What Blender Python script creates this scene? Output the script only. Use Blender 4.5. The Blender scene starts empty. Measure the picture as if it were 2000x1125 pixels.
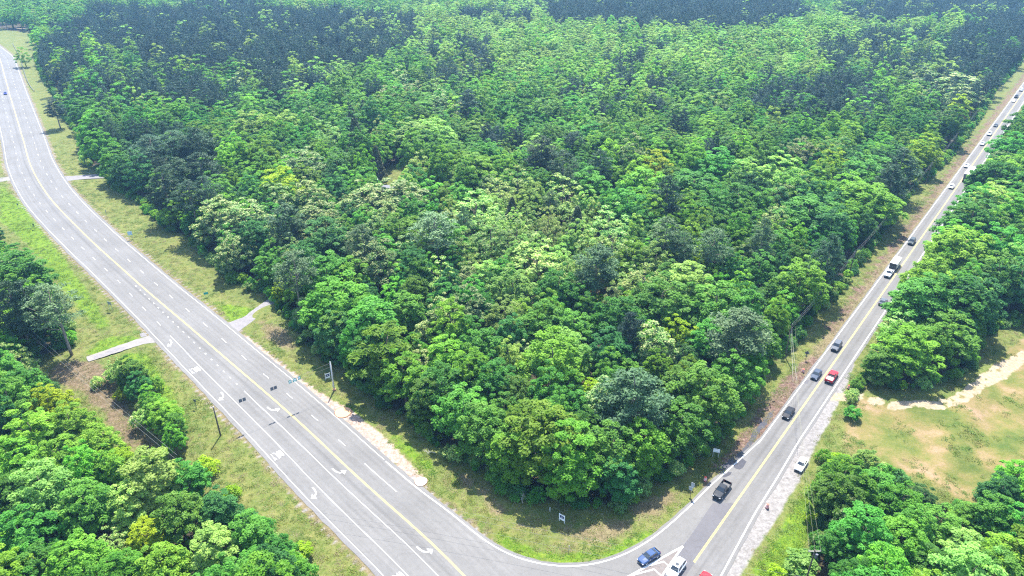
import bpy, bmesh, math, random
import numpy as np
from mathutils import Vector, Matrix, noise as mnoise

# ------------------------------------------------------------------ camera, sky, sun, exposure
SC = bpy.context.scene
ROOT = SC.collection
FPX, YH, CAMH = 1350.0, -176.0, 108.0          # focal length and horizon of the survey view, camera height in metres
PITCH = math.atan((562.5 - YH) / FPX)
cam_data = bpy.data.cameras.new("camera")
cam_data.lens = 36.0 * FPX / 2000.0
cam_data.sensor_width = 36.0
cam_data.clip_start = 1.0
cam_data.clip_end = 12000.0
cam = bpy.data.objects.new("camera", cam_data)
cam.location = (0, 0, CAMH)
cam.rotation_euler = (math.pi / 2 - PITCH, 0, 0)
ROOT.objects.link(cam)
SC.camera = cam

SUN_EL, SUN_AZ = math.radians(60), math.radians(4)   # azimuth from +Y towards +X
world = bpy.data.worlds.new("World")
SC.world = world
world.use_nodes = True
wn = world.node_tree
wn.nodes.clear()
sky = wn.nodes.new("ShaderNodeTexSky")
sky.sky_type = 'NISHITA'
sky.sun_disc = False
sky.sun_elevation = SUN_EL
sky.sun_rotation = SUN_AZ
sky.air_density = 1.0
sky.dust_density = 1.0
bg = wn.nodes.new("ShaderNodeBackground")
bg.inputs[1].default_value = 0.15
wo = wn.nodes.new("ShaderNodeOutputWorld")
wn.links.new(sky.outputs[0], bg.inputs[0])
wn.links.new(bg.outputs[0], wo.inputs[0])
sun_data = bpy.data.lights.new("sun", 'SUN')
sun_data.energy = 4.3
sun_data.angle = math.radians(0.5)
sun_data.color = (1.0, 0.955, 0.88)
sun = bpy.data.objects.new("sun", sun_data)
sdir = Vector((math.sin(SUN_AZ) * math.cos(SUN_EL), math.cos(SUN_AZ) * math.cos(SUN_EL), math.sin(SUN_EL)))
sun.rotation_euler = sdir.to_track_quat('Z', 'Y').to_euler()
sun.location = (0, 0, 400)
ROOT.objects.link(sun)
SC.view_settings.view_transform = 'Standard'
SC.view_settings.look = 'None'
SC.view_settings.gamma = 1.0
SC.view_settings.use_curve_mapping = False
SC.view_settings.exposure = 1.8
SC.cycles.max_bounces = 6
SC.cycles.diffuse_bounces = 3
SC.cycles.glossy_bounces = 2
SC.cycles.transmission_bounces = 4
SC.cycles.volume_bounces = 0
SC.cycles.transparent_max_bounces = 4
SC.cycles.use_denoising = False
SC.cycles.filter_width = 1.2

rng = np.random.default_rng(7)
RND = random.Random(11)
cp, sp = math.cos(PITCH), math.sin(PITCH)


def G(u, v, z=0.0):
    """survey point (u, v) of the 2000 x 1125 photograph -> world point at height z"""
    vp = v - 562.5
    d = np.array([u - 1000.0, FPX * cp - vp * sp, -FPX * sp - vp * cp])
    s = (z - CAMH) / d[2]
    return np.array([d[0] * s, d[1] * s])


def GP(pts, z=0.0):
    return np.array([G(u, v, z) for u, v in pts])


def PJ(x, y, z):
    """world -> survey pixel, and pixels per metre there"""
    dz = z - CAMH
    depth = y * cp - dz * sp
    up = y * sp + dz * cp
    return 1000 + FPX * x / depth, 562.5 - FPX * up / depth, FPX / depth


# ------------------------------------------------------------------ small helpers
def tag(o, label=None, cat=None, group=None, kind=None):
    if label: o["label"] = label
    if cat: o["category"] = cat
    if group: o["group"] = group
    if kind: o["kind"] = kind
    return o


def link(o, parent=None):
    ROOT.objects.link(o)
    if parent is not None:
        o.parent = parent
    return o


def empty(name, loc, rz=0.0):
    o = bpy.data.objects.new(name, None)
    o.empty_display_size = 0.5
    o.location = loc
    o.rotation_euler = (0, 0, rz)
    return link(o)


def mesh_np(name, verts, faces, mats=(), smooth=False, mat_idx=None):
    me = bpy.data.meshes.new(name)
    verts = np.asarray(verts, dtype=np.float32).reshape(-1, 3)
    if isinstance(faces, np.ndarray):
        n, k = faces.shape
        me.vertices.add(len(verts))
        me.vertices.foreach_set("co", verts.ravel())
        me.loops.add(n * k)
        me.loops.foreach_set("vertex_index", faces.astype(np.int32).ravel())
        me.polygons.add(n)
        me.polygons.foreach_set("loop_start", np.arange(0, n * k, k, dtype=np.int32))
        me.polygons.foreach_set("loop_total", np.full(n, k, dtype=np.int32))
    else:
        me.from_pydata([tuple(map(float, v)) for v in verts], [], faces)
    for m in mats:
        me.materials.append(m)
    if mat_idx is not None:
        me.polygons.foreach_set("material_index", np.asarray(mat_idx, dtype=np.int32))
    if smooth:
        me.polygons.foreach_set("use_smooth", np.ones(len(me.polygons), dtype=bool))
    me.update()
    me.validate()
    return me


def mobj(name, me, parent=None, loc=None):
    o = bpy.data.objects.new(name, me)
    if loc is not None:
        o.location = loc
    return link(o, parent)


class MB:
    """collects simple solids and builds one mesh"""
    def __init__(self):
        self.v, self.f = [], []

    def add(self, vs, fs):
        b = len(self.v)
        self.v += [tuple(float(c) for c in v) for v in vs]
        self.f += [tuple(b + i for i in f) for f in fs]
        return self

    def box(self, x0, x1, y0, y1, z0, z1):
        vs = [(x0, y0, z0), (x1, y0, z0), (x1, y1, z0), (x0, y1, z0), (x0, y0, z1), (x1, y0, z1), (x1, y1, z1), (x0, y1, z1)]
        return self.add(vs, [(0, 3, 2, 1), (4, 5, 6, 7), (0, 1, 5, 4), (1, 2, 6, 5), (2, 3, 7, 6), (3, 0, 4, 7)])

    def tube(self, pts, radii, n=6, cap=True):
        pts = [Vector(p) for p in pts]
        rings = []
        for i, p in enumerate(pts):
            d = (pts[min(i + 1, len(pts) - 1)] - pts[max(i - 1, 0)])
            if d.length < 1e-6: d = Vector((0, 0, 1))
            d.normalize()
            a = d.cross(Vector((0, 0, 1)) if abs(d.z) < 0.9 else Vector((1, 0, 0))).normalized()
            b = d.cross(a)
            r = radii[i] if hasattr(radii, '__len__') else radii
            rings.append([p + a * (r * math.cos(2 * math.pi * k / n)) + b * (r * math.sin(2 * math.pi * k / n)) for k in range(n)])
        vs = [v for r in rings for v in r]
        fs = []
        for i in range(len(rings) - 1):
            for k in range(n):
                k2 = (k + 1) % n
                fs.append((i * n + k, i * n + k2, (i + 1) * n + k2, (i + 1) * n + k))
        if cap:
            fs.append(tuple(range(n - 1, -1, -1)))
            fs.append(tuple((len(rings) - 1) * n + k for k in range(n)))
        return self.add(vs, fs)

    def cyl_y(self, cx, cy, cz, r, w, n=14):
        return self.tube([(cx, cy - w / 2, cz), (cx, cy + w / 2, cz)], r, n)

    def build(self, name, mat, parent=None, loc=None, smooth=False, bevel=0.0):
        me = bpy.data.meshes.new(name)
        me.from_pydata(self.v, [], self.f)
        me.materials.append(mat)
        if smooth:
            me.polygons.foreach_set("use_smooth", np.ones(len(me.polygons), dtype=bool))
        me.update()
        o = mobj(name, me, parent, loc)
        if bevel > 0:
            md = o.modifiers.new("bevel", 'BEVEL')
            md.width = bevel
            md.segments = 2
            md.limit_method = 'ANGLE'
        return o


# ------------------------------------------------------------------ materials
MATS = {}


def new_mat(name):
    m = bpy.data.materials.new(name)
    m.use_nodes = True
    m.node_tree.nodes.clear()
    return m, m.node_tree.nodes, m.node_tree.links


def plain(name, col, rough=0.6, metal=0.0, spec=0.4, var=0.12, scale=6.0, coat=0.0):
    """solid colour with a little grime noise"""
    if name in MATS: return MATS[name]
    m, N, L = new_mat(name)
    out = N.new("ShaderNodeOutputMaterial")
    b = N.new("ShaderNodeBsdfPrincipled")
    tc = N.new("ShaderNodeTexCoord")
    nz = N.new("ShaderNodeTexNoise")
    nz.inputs["Scale"].default_value = scale
    nz.inputs["Detail"].default_value = 4
    mr = N.new("ShaderNodeMapRange")
    mr.inputs["To Min"].default_value = 1 - var
    mr.inputs["To Max"].default_value = 1 + var
    mx = N.new("ShaderNodeVectorMath")
    mx.operation = 'SCALE'
    mx.inputs[0].default_value = col[:3]
    L.new(tc.outputs["Object"], nz.inputs["Vector"])
    L.new(nz.outputs["Fac"], mr.inputs["Value"])
    L.new(mr.outputs["Result"], mx.inputs["Scale"])
    L.new(mx.outputs["Vector"], b.inputs["Base Color"])
    b.inputs["Roughness"].default_value = rough
    b.inputs["Metallic"].default_value = metal
    b.inputs["Specular IOR Level"].default_value = spec
    if coat:
        b.inputs["Coat Weight"].default_value = coat
        b.inputs["Coat Roughness"].default_value = 0.03
    L.new(b.outputs[0], out.inputs[0])
    MATS[name] = m
    return m


def leaf_mat(name, ca, cb, bloom=None, bloom_amt=0.0, trans=0.3, hue=0.022, val=0.32, rough=0.55):
    """leaves: two greens mixed by each leaf's own tint, each tree a little different; bloom = share of leaves that are flower tassels"""
    m, N, L = new_mat(name)
    out = N.new("ShaderNodeOutputMaterial")
    at = N.new("ShaderNodeAttribute"); at.attribute_name = "tint"
    ab = N.new("ShaderNodeAttribute"); ab.attribute_name = "bloom"
    oi = N.new("ShaderNodeObjectInfo")
    mix = N.new("ShaderNodeMix"); mix.data_type = 'RGBA'
    mix.inputs["A"].default_value = (*ca, 1)
    mix.inputs["B"].default_value = (*cb, 1)
    L.new(at.outputs["Fac"], mix.inputs["Factor"])
    col = mix.outputs["Result"]
    if bloom is not None:
        lt = N.new("ShaderNodeMath"); lt.operation = 'LESS_THAN'
        lt.inputs[1].default_value = bloom_amt
        L.new(ab.outputs["Fac"], lt.inputs[0])
        m2 = N.new("ShaderNodeMix"); m2.data_type = 'RGBA'
        L.new(lt.outputs[0], m2.inputs["Factor"])
        L.new(col, m2.inputs["A"])
        m2.inputs["B"].default_value = (*bloom, 1)
        col = m2.outputs["Result"]
    hsv = N.new("ShaderNodeHueSaturation")
    h = N.new("ShaderNodeMapRange"); h.inputs["To Min"].default_value = 0.5 - hue; h.inputs["To Max"].default_value = 0.5 + hue
    v = N.new("ShaderNodeMapRange"); v.inputs["To Min"].default_value = 1 - val; v.inputs["To Max"].default_value = 1 + val
    fr = N.new("ShaderNodeMath"); fr.operation = 'MULTIPLY'; fr.inputs[1].default_value = 7.31
    fr2 = N.new("ShaderNodeMath"); fr2.operation = 'FRACT'
    L.new(oi.outputs["Random"], h.inputs["Value"])
    L.new(oi.outputs["Random"], fr.inputs[0]); L.new(fr.outputs[0], fr2.inputs[0]); L.new(fr2.outputs[0], v.inputs["Value"])
    L.new(h.outputs["Result"], hsv.inputs["Hue"])
    L.new(v.outputs["Result"], hsv.inputs["Value"])
    L.new(col, hsv.inputs["Color"])
    b = N.new("ShaderNodeBsdfPrincipled")
    b.inputs["Roughness"].default_value = rough
    b.inputs["Specular IOR Level"].default_value = 0.12
    L.new(hsv.outputs["Color"], b.inputs["Base Color"])
    tr = N.new("ShaderNodeBsdfTranslucent")
    tcol = N.new("ShaderNodeMix"); tcol.data_type = 'RGBA'; tcol.blend_type = 'MULTIPLY'; tcol.inputs["Factor"].default_value = 1.0
    L.new(hsv.outputs["Color"], tcol.inputs["A"])
    tcol.inputs["B"].default_value = (1.25, 1.35, 0.6, 1)
    L.new(tcol.outputs["Result"], tr.inputs["Color"])
    ms = N.new("ShaderNodeMixShader"); ms.inputs[0].default_value = trans
    L.new(b.outputs[0], ms.inputs[1]); L.new(tr.outputs[0], ms.inputs[2])
    L.new(ms.outputs[0], out.inputs[0])
    MATS[name] = m
    return m


SPECIES = {
    # name: (material, shape family)
    'mid':    (leaf_mat("leaf_mid", (0.034, 0.140, 0.020), (0.138, 0.325, 0.044), trans=.46), 'broad'),
    'deep':   (leaf_mat("leaf_deep", (0.020, 0.094, 0.024), (0.082, 0.215, 0.048), trans=.42), 'broad'),
    'bright': (leaf_mat("leaf_bright", (0.064, 0.198, 0.016), (0.212, 0.400, 0.042), trans=.48), 'broad'),
    'lime':   (leaf_mat("leaf_lime", (0.150, 0.260, 0.008), (0.320, 0.440, 0.018), val=0.12, trans=.45), 'broad'),
    'feather': (leaf_mat("leaf_feather", (0.042, 0.158, 0.016), (0.165, 0.345, 0.036), trans=.48), 'feather'),
    'cream':  (leaf_mat("leaf_cream", (0.042, 0.125, 0.024), (0.120, 0.235, 0.050), (0.28, 0.33, 0.13), 0.42, trans=0.3), 'broad'),
    'pale':   (leaf_mat("leaf_pale", (0.110, 0.240, 0.042), (0.310, 0.455, 0.110), trans=.48), 'broad'),
    'olive':  (leaf_mat("leaf_olive", (0.105, 0.215, 0.045), (0.270, 0.410, 0.115), (0.42, 0.47, 0.18), 0.14, trans=.45), 'airy'),
    'pine':   (leaf_mat("needle_dark", (0.015, 0.040, 0.030), (0.056, 0.108, 0.080), trans=0.18, hue=0.015), 'pine'),
    'pinepale': (leaf_mat("needle_pale", (0.042, 0.090, 0.044), (0.140, 0.230, 0.100), trans=0.25), 'pine'),
    'pinedark': (leaf_mat("needle_green", (0.014, 0.042, 0.020), (0.062, 0.125, 0.058), trans=0.2, hue=0.02), 'pine'),
    'cedar':  (leaf_mat("needle_cedar", (0.030, 0.052, 0.022), (0.095, 0.112, 0.046), trans=0.12), 'cedar'),
    'bare':   (plain("bare_twig", (0.30, 0.26, 0.24), 0.8), 'bare'),
}
BARK = plain("bark", (0.115, 0.088, 0.068), 0.9, var=0.35, scale=2.0)
BARK_PALE = plain("bark_pale", (0.23, 0.19, 0.16), 0.9, var=0.3, scale=2.0)

# ------------------------------------------------------------------ polylines
def resample(P, step):
    P = np.asarray(P, float)
    d = np.r_[0, np.cumsum(np.hypot(*np.diff(P, axis=0).T))]
    n = max(2, int(d[-1] / step) + 1)
    t = np.linspace(0, d[-1], n)
    return np.c_[np.interp(t, d, P[:, 0]), np.interp(t, d, P[:, 1])], t


def smooth_line(P, step=2.0, sig=8.0):
    """resample and smooth a traced line, ends kept"""
    Q, t = resample(P, step)
    k = int(3 * sig / step)
    if k < 1: return Q
    w = np.exp(-0.5 * (np.arange(-k, k + 1) * step / sig) ** 2); w /= w.sum()
    pad0 = 2 * Q[0] - Q[1:k + 1][::-1] if len(Q) > k else np.repeat(Q[:1], k, 0)
    pad1 = 2 * Q[-1] - Q[-k - 1:-1][::-1] if len(Q) > k else np.repeat(Q[-1:], k, 0)
    E = np.r_[pad0, Q, pad1]
    return np.c_[np.convolve(E[:, 0], w, 'valid'), np.convolve(E[:, 1], w, 'valid')]


def normals2(P):
    d = np.gradient(P, axis=0)
    d /= np.maximum(np.hypot(d[:, 0], d[:, 1])[:, None], 1e-9)
    return np.c_[-d[:, 1], d[:, 0]], d      # left-hand normal


def in_poly(P, poly):
    x, y = P[:, 0], P[:, 1]
    r = np.zeros(len(P), bool)
    n = len(poly)
    for i in range(n):
        x1, y1 = poly[i]; x2, y2 = poly[(i + 1) % n]
        c = ((y1 > y) != (y2 > y))
        with np.errstate(divide='ignore', invalid='ignore'):
            xi = (x2 - x1) * (y - y1) / (y2 - y1 + 1e-12) + x1
        r ^= c & (x < xi)
    return r


def dist_line(P, line):
    best = np.full(len(P), 1e9)
    for a, b in zip(line[:-1], line[1:]):
        d = b - a
        L2 = max(d @ d, 1e-9)
        t = np.clip(((P - a) @ d) / L2, 0, 1)
        q = P - (a + t[:, None] * d)
        best = np.minimum(best, np.hypot(q[:, 0], q[:, 1]))
    return best


def signed_poly(P, poly):
    """positive inside"""
    poly = np.asarray(poly)
    d = dist_line(P, np.r_[poly, poly[:1]])
    return np.where(in_poly(P, poly), d, -d)


# ---- traced lines of the two roads
YEL_PX = [(-75, 62), (-35, 84), (0, 114), (19, 185), (47.5, 280), (56, 315), (71, 347.5), (95, 385), (120, 412.5), (150, 442.5), (185, 477.5), (217.5, 506), (250, 535),
          (277.5, 560.5), (375, 642.5), (440.6, 700), (500, 750), (600, 837.5), (677, 913), (753, 982), (855, 1068), (910, 1125), (990, 1215), (1075, 1320)]
OFF_Y = [62, 114, 185, 280, 345, 400, 440, 490, 560, 610, 655, 700, 765, 840, 900, 1000, 1125, 1320]
OFF_R = [9.6, 9.6, 9.6, 9.6, 9.55, 9.2, 8.8, 8.55, 8.3, 8.2, 8.05, 7.8, 7.6, 7.35, 7.25, 7.2, 7.2, 7.2]
OFF_L = [9.0, 9.0, 9.0, 9.0, 9.0, 9.0, 8.8, 8.3, 8.2, 8.8, 9.5, 9.95, 10.5, 11.0, 11.1, 11.0, 11.1, 11.1]
OFF_A = [4.5, 4.5, 4.5, 4.5, 4.4, 4.3, 4.2, 4.1, 4.6, 5.4, 6.15, 6.7, 7.25, 7.6, 7.7, 7.75, 7.8, 7.8]
OFF_B = [.6, .6, .6, .6, .6, .6, .6, .6, 1.3, 2.0, 2.6, 3.05, 3.75, 3.85, 3.7, 3.6, 3.7, 3.7]
YW = GP(YEL_PX)
YEL, _t = resample(YW, 2.0)
YEL = smooth_line(YW, 2.0, 9.0)
N_Y, D_Y = normals2(YEL)                      # travelling down the picture: the left-hand normal points to the +X side
_vpix = np.array([PJ(x, y, 0)[1] for x, y in YEL])
def off(tab): 
    o = np.interp(_vpix, OFF_Y, tab)
    k = np.ones(13) / 13
    return np.convolve(np.r_[[o[0]] * 6, o, [o[-1]] * 6], k, 'valid')
oR, oL, oA, oB = off(OFF_R), off(OFF_L), off(OFF_A), off(OFF_B)
HW_R, HW_L = YEL + N_Y * oR[:, None], YEL - N_Y * oL[:, None]
HW_A, HW_B = YEL - N_Y * oA[:, None], YEL - N_Y * oB[:, None]
HW_D = YEL + N_Y * (oR * 0.47)[:, None]
HW_LANE_L = YEL - N_Y * (oL * 0.5)[:, None]
yS = np.r_[0, np.cumsum(np.hypot(*np.diff(YEL, axis=0).T))]

# side road: dead straight
SR_DIR = (G(1905, 290) - G(1594.5, 712)); SR_DIR /= np.hypot(*SR_DIR)
SR_N = np.array([-SR_DIR[1], SR_DIR[0]])       # towards the wood on its left
SR_C0 = G(1563, 802)
SR_C = np.array([SR_C0 + SR_DIR * s for s in np.arange(-90, 1150, 4.0)])
SR_S = np.arange(-90, 1150, 4.0)
SR_HL, SR_HR = 3.35, 3.3
SLIP_PX = [(753, 901), (817, 956), (867, 992), (905, 1022), (943, 1055), (1000, 1088), (1051, 1102), (1090, 1107), (1127, 1108), (1177, 1100), (1228, 1081), (1279, 1050), (1317, 1017), (1355, 982), (1395, 941), (1431, 911), (1486, 860)]
SLIP = smooth_line(GP(SLIP_PX), 1.0, 3.0)

# ------------------------------------------------------------------ ground zones (outlines in survey points, on the ground)
FOREST_MAIN = GP([(15, 60), (60, 62), (70, 110), (80, 150), (100, 175), (122, 228), (150, 258), (160, 283), (166, 322), (190, 333), (215, 355), (232, 378), (262, 388), (285, 412), (312, 434),
                  (326, 450), (355, 458), (378, 474), (392, 490), (425, 524), (450, 553), (476, 560), (512, 572), (533, 583), (545, 610), (580, 640), (590, 672), (620, 700), (660, 715), (695, 748),
                  (722, 768), (752, 797), (797, 820), (827, 848), (862, 888), (905, 908), (956, 928), (985, 962), (1025, 985), (1101, 986), (1150, 990), (1203, 996), (1240, 982), (1279, 942), (1329, 922),
                  (1362, 900), (1403, 857), (1430, 832), (1452, 793), (1482, 742), (1510, 705), (1548, 672), (1570, 640), (1595, 612), (1622, 588), (1650, 560), (1672, 525), (1700, 490), (1722, 455), (1762, 400), (1790, 362), (1812, 350), (1832, 330),
                  (1862, 305), (1882, 272), (1910, 235), (1930, 200), (1942, 175), (1962, 160), (1977, 142), (2000, 112), (2100, -30)])
FOREST_MAIN = np.r_[FOREST_MAIN, [[1500, 1500], [-1500, 1500], [-1500, 860]], GP([(-120, 34), (-40, 42), (0, 54)])]
_re = lambda s, o: SR_C0 + SR_DIR * s - SR_N * o
FOREST_R = np.array([_re(s, o) for s, o in ((11, 8.6), (30, 7.6), (60, 6.4), (120, 6.4), (250, 6.6), (500, 7.0), (1100, 8))])
FOREST_R = np.r_[GP([(2000, 630), (1955, 642), (1925, 660), (1905, 690), (1890, 722), (1865, 738), (1800, 757), (1770, 762), (1705, 755), (1680, 742)]), FOREST_R, [[1600, 1000], [1400, 300], [300, 140]]]
FOREST_LL = GP([(-40, 690), (60, 700), (72, 735), (100, 765), (135, 790), (150, 830), (185, 855), (225, 890), (262, 915), (300, 905), (350, 925), (400, 962), (430, 985), (480, 1010), (535, 1035), (575, 1085), (600, 1120), (610, 1180), (600, 1300), (-400, 1300), (-500, 690)])
FOREST_LM = GP([(-200, 460), (0, 476), (25, 500), (45, 530), (75, 545), (105, 580), (122, 620), (140, 655), (150, 672), (120, 682), (70, 700), (-300, 700)])
FOREST_BR = GP([(1594, 1000), (1599, 960), (1606, 930), (1640, 905), (1700, 910), (1750, 935), (1800, 965), (1850, 990), (1895, 1000), (1920, 975), (1945, 935), (2010, 915), (2300, 900), (2400, 1400), (1500, 1400), (1540, 1130), (1580, 1075)])
FORESTS = [FOREST_MAIN, FOREST_R, FOREST_LL, FOREST_LM, FOREST_BR]
CLEARINGS = [GP([(752, 345), (765, 318), (800, 318), (812, 330), (806, 352), (770, 362), (745, 372)]),        # lawn by the brick house
             GP([(1165, 585), (1195, 572), (1215, 585), (1225, 610), (1200, 618), (1170, 605)]),
             GP([(655, 478), (690, 470), (700, 485), (670, 500)]),
             GP([(1400, 555), (1430, 545), (1440, 560), (1410, 570)])]

CLAY_R = GP([(458, 648), (482, 655), (525, 692), (575, 731), (628, 768), (692, 806), (742, 845), (797, 900), (833, 940), (820, 950), (792, 928), (738, 882), (680, 836), (640, 801), (590, 766), (540, 723), (500, 690), (470, 664)])
CLAY_W = GP([(1440, 862), (1475, 810), (1505, 775), (1530, 742), (1560, 712), (1598, 690), (1604, 700), (1580, 735), (1540, 785), (1508, 832), (1470, 880), (1438, 905), (1400, 932), (1372, 955), (1368, 938), (1395, 908)])
GRAVEL_E = GP([(1673, 690), (1658, 745), (1640, 780), (1618, 828), (1594, 868), (1574, 915), (1552, 955), (1526, 1000), (1496, 1045), (1462, 1095), (1440, 1140), (1405, 1140), (1440, 1080), (1470, 1010), (1510, 940), (1560, 865), (1600, 800), (1652, 722)])
FIELD = GP([(1650, 790), (1690, 772), (1760, 795), (1850, 785), (1900, 755), (1960, 690), (2010, 650), (2300, 640), (2400, 910), (2000, 930), (1930, 925), (1900, 1000), (1850, 985), (1780, 945), (1700, 900), (1650, 880)])
TRACK_A = smooth_line(GP([(1632, 777), (1655, 772), (1690, 776), (1730, 789), (1765, 796), (1810, 796), (1860, 784), (1900, 762), (1935, 735), (1965, 708), (2000, 692), (2060, 670)]), 1.5, 4)
TRACK_B = smooth_line(GP([(1930, 748), (1955, 738), (1975, 722), (1985, 705), (2010, 690)]), 1.5, 3)
BRUSH = GP([(85, 722), (135, 700), (195, 706), (225, 728), (240, 770), (262, 800), (300, 850), (300, 890), (255, 870), (215, 830), (190, 800), (160, 770), (120, 750)])
LUSH = [GP([(0, 360), (40, 395), (95, 470), (165, 560), (215, 640), (190, 640), (120, 560), (60, 480), (0, 430)]),
        GP([(170, 690), (205, 660), (255, 655), (270, 663), (215, 690)]),
        GP([(425, 592), (470, 600), (500, 603), (468, 628), (448, 628)]),
        GP([(765, 850), (800, 868), (845, 905), (850, 922), (815, 905), (775, 872)]),
        GP([(975, 1045), (1050, 1078), (1110, 1085), (1180, 1080), (1270, 1035), (1275, 1045), (1190, 1092), (1110, 1100), (1050, 1094), (985, 1068)]),
        GP([(660, 785), (690, 795), (720, 830), (700, 825)]),
        GP([(230, 690), (285, 690), (330, 760), (370, 830), (340, 830), (290, 760)]),
        GP([(1470, 1125), (1540, 1010), (1580, 950), (1590, 1000), (1560, 1090), (1540, 1140)])]
DRY = [GP([(1060, 1035), (1150, 1020), (1240, 1010), (1240, 1040), (1190, 1062), (1100, 1055)]),
       GP([(905, 925), (960, 960), (1000, 1000), (970, 1010), (930, 975), (890, 935)]),
       GP([(1225, 985), (1300, 960), (1340, 960), (1290, 1010), (1240, 1020)]),
       GP([(500, 620), (560, 640), (585, 680), (560, 690), (520, 660)])]

# ------------------------------------------------------------------ terrain
def fbm(P, sc, seed=0.0, oct=3):
    return np.array([mnoise.fractal(Vector((x * sc + seed, y * sc - seed, seed)), 0.8, 2.0, oct) for x, y in P])


def sstep(x, a, b):
    t = np.clip((x - a) / (b - a), 0, 1)
    return t * t * (3 - 2 * t)


def ground_material():
    m, N, L = new_mat("ground_cover")
    out = N.new("ShaderNodeOutputMaterial")
    b = N.new("ShaderNodeBsdfPrincipled")
    b.inputs["Roughness"].default_value = 0.95
    b.inputs["Specular IOR Level"].default_value = 0.15
    geo = N.new("ShaderNodeNewGeometry")
    P = geo.outputs["Position"]

    def noise(sc, det=5, ro=0.6):
        n = N.new("ShaderNodeTexNoise")
        n.inputs["Scale"].default_value = sc
        n.inputs["Detail"].default_value = det
        n.inputs["Roughness"].default_value = ro
        L.new(P, n.inputs["Vector"])
        return n.outputs["Fac"]

    def ramp(src, stops):
        r = N.new("ShaderNodeValToRGB")
        while len(r.color_ramp.elements) < len(stops): r.color_ramp.elements.new(0.5)
        for e, (p, c) in zip(r.color_ramp.elements, stops):
            e.position = p; e.color = (*c, 1)
        L.new(src, r.inputs[0])
        return r.outputs[0]

    def mix(f, a, c):
        x = N.new("ShaderNodeMix"); x.data_type = 'RGBA'
        L.new(f, x.inputs["Factor"]); L.new(a, x.inputs["A"]); L.new(c, x.inputs["B"])
        return x.outputs["Result"]

    def mask(name, nz, amt=0.7):
        a = N.new("ShaderNodeAttribute"); a.attribute_name = name
        s = N.new("ShaderNodeMath"); s.operation = 'SUBTRACT'; L.new(nz, s.inputs[0]); s.inputs[1].default_value = 0.5
        k = N.new("ShaderNodeMath"); k.operation = 'MULTIPLY_ADD'; L.new(s.outputs[0], k.inputs[0]); k.inputs[1].default_value = amt * 2; L.new(a.outputs["Fac"], k.inputs[2])
        r = N.new("ShaderNodeMapRange"); r.interpolation_type = 'SMOOTHSTEP'
        r.inputs["From Min"].default_value = 0.32; r.inputs["From Max"].default_value = 0.68
        L.new(k.outputs[0], r.inputs["Value"])
        return r.outputs["Result"]
    n_big, n_mid, n_fine, n_tuft = noise(0.045, 4), noise(0.22, 6, 0.65), noise(1.1, 5, 0.7), noise(3.2, 3, 0.7)
    grass = ramp(n_mid, [(0.25, (0.045, 0.080, 0.016)), (0.44, (0.090, 0.122, 0.026)), (0.58, (0.142, 0.148, 0.038)), (0.76, (0.215, 0.172, 0.080))])
    grass2 = ramp(n_fine, [(0.28, (0.038, 0.062, 0.013)), (0.48, (0.105, 0.126, 0.029)), (0.75, (0.225, 0.200, 0.090))])
    mm = N.new("ShaderNodeMix"); mm.data_type = 'RGBA'; mm.inputs["Factor"].default_value = 0.5
    L.new(grass, mm.inputs["A"]); L.new(grass2, mm.inputs["B"])
    col = mm.outputs["Result"]
    lush = ramp(n_fine, [(0.25, (0.040, 0.095, 0.008)), (0.5, (0.095, 0.165, 0.012)), (0.75, (0.185, 0.225, 0.022))])
    dry = ramp(n_fine, [(0.25, (0.075, 0.060, 0.030)), (0.5, (0.150, 0.120, 0.062)), (0.75, (0.240, 0.200, 0.120))])
    litter = ramp(n_fine, [(0.3, (0.030, 0.026, 0.016)), (0.55, (0.060, 0.050, 0.028)), (0.75, (0.065, 0.080, 0.028))])
    clay = ramp(n_fine, [(0.25, (0.160, 0.100, 0.070)), (0.45, (0.270, 0.195, 0.150)), (0.62, (0.360, 0.290, 0.245)), (0.8, (0.430, 0.375, 0.335))])
    red = ramp(n_fine, [(0.25, (0.040, 0.024, 0.020)), (0.45, (0.095, 0.058, 0.044)), (0.62, (0.190, 0.130, 0.098)), (0.8, (0.320, 0.250, 0.200))])
    grav = ramp(n_fine, [(0.22, (0.110, 0.102, 0.094)), (0.5, (0.205, 0.192, 0.182)), (0.75, (0.290, 0.274, 0.262))])
    n_fld = noise(0.10, 7, 0.62)
    soil = ramp(n_fld, [(0.34, (0.060, 0.092, 0.018)), (0.46, (0.112, 0.122, 0.030)), (0.56, (0.170, 0.138, 0.052)), (0.69, (0.265, 0.180, 0.115))])
    trk = ramp(n_fine, [(0.25, (0.200, 0.160, 0.095)), (0.55, (0.310, 0.250, 0.170)), (0.8, (0.390, 0.335, 0.260))])
    brush = ramp(n_fine, [(0.25, (0.045, 0.040, 0.020)), (0.5, (0.120, 0.088, 0.050)), (0.75, (0.220, 0.165, 0.115))])
    col = mix(mask("m_dry", n_mid), col, dry)
    col = mix(mask("m_lush", n_mid), col, lush)
    col = mix(mask("m_field", n_mid, 0.4), col, soil)
    col = mix(mask("m_brush", n_mid), col, brush)
    col = mix(mask("m_litter", n_mid, 0.5), col, litter)
    col = mix(mask("m_red", n_mid, 0.8), col, red)
    col = mix(mask("m_clay", n_mid, 0.45), col, clay)
    col = mix(mask("m_grav", n_mid, 0.4), col, grav)
    col = mix(mask("m_track", n_fine, 0.4), col, trk)
    mot = N.new("ShaderNodeMapRange"); mot.inputs["To Min"].default_value = 0.56; mot.inputs["To Max"].default_value = 1.22
    L.new(n_tuft, mot.inputs["Value"])
    big = N.new("ShaderNodeMapRange"); big.inputs["To Min"].default_value = 0.75; big.inputs["To Max"].default_value = 1.25
    L.new(n_big, big.inputs["Value"])
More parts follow.
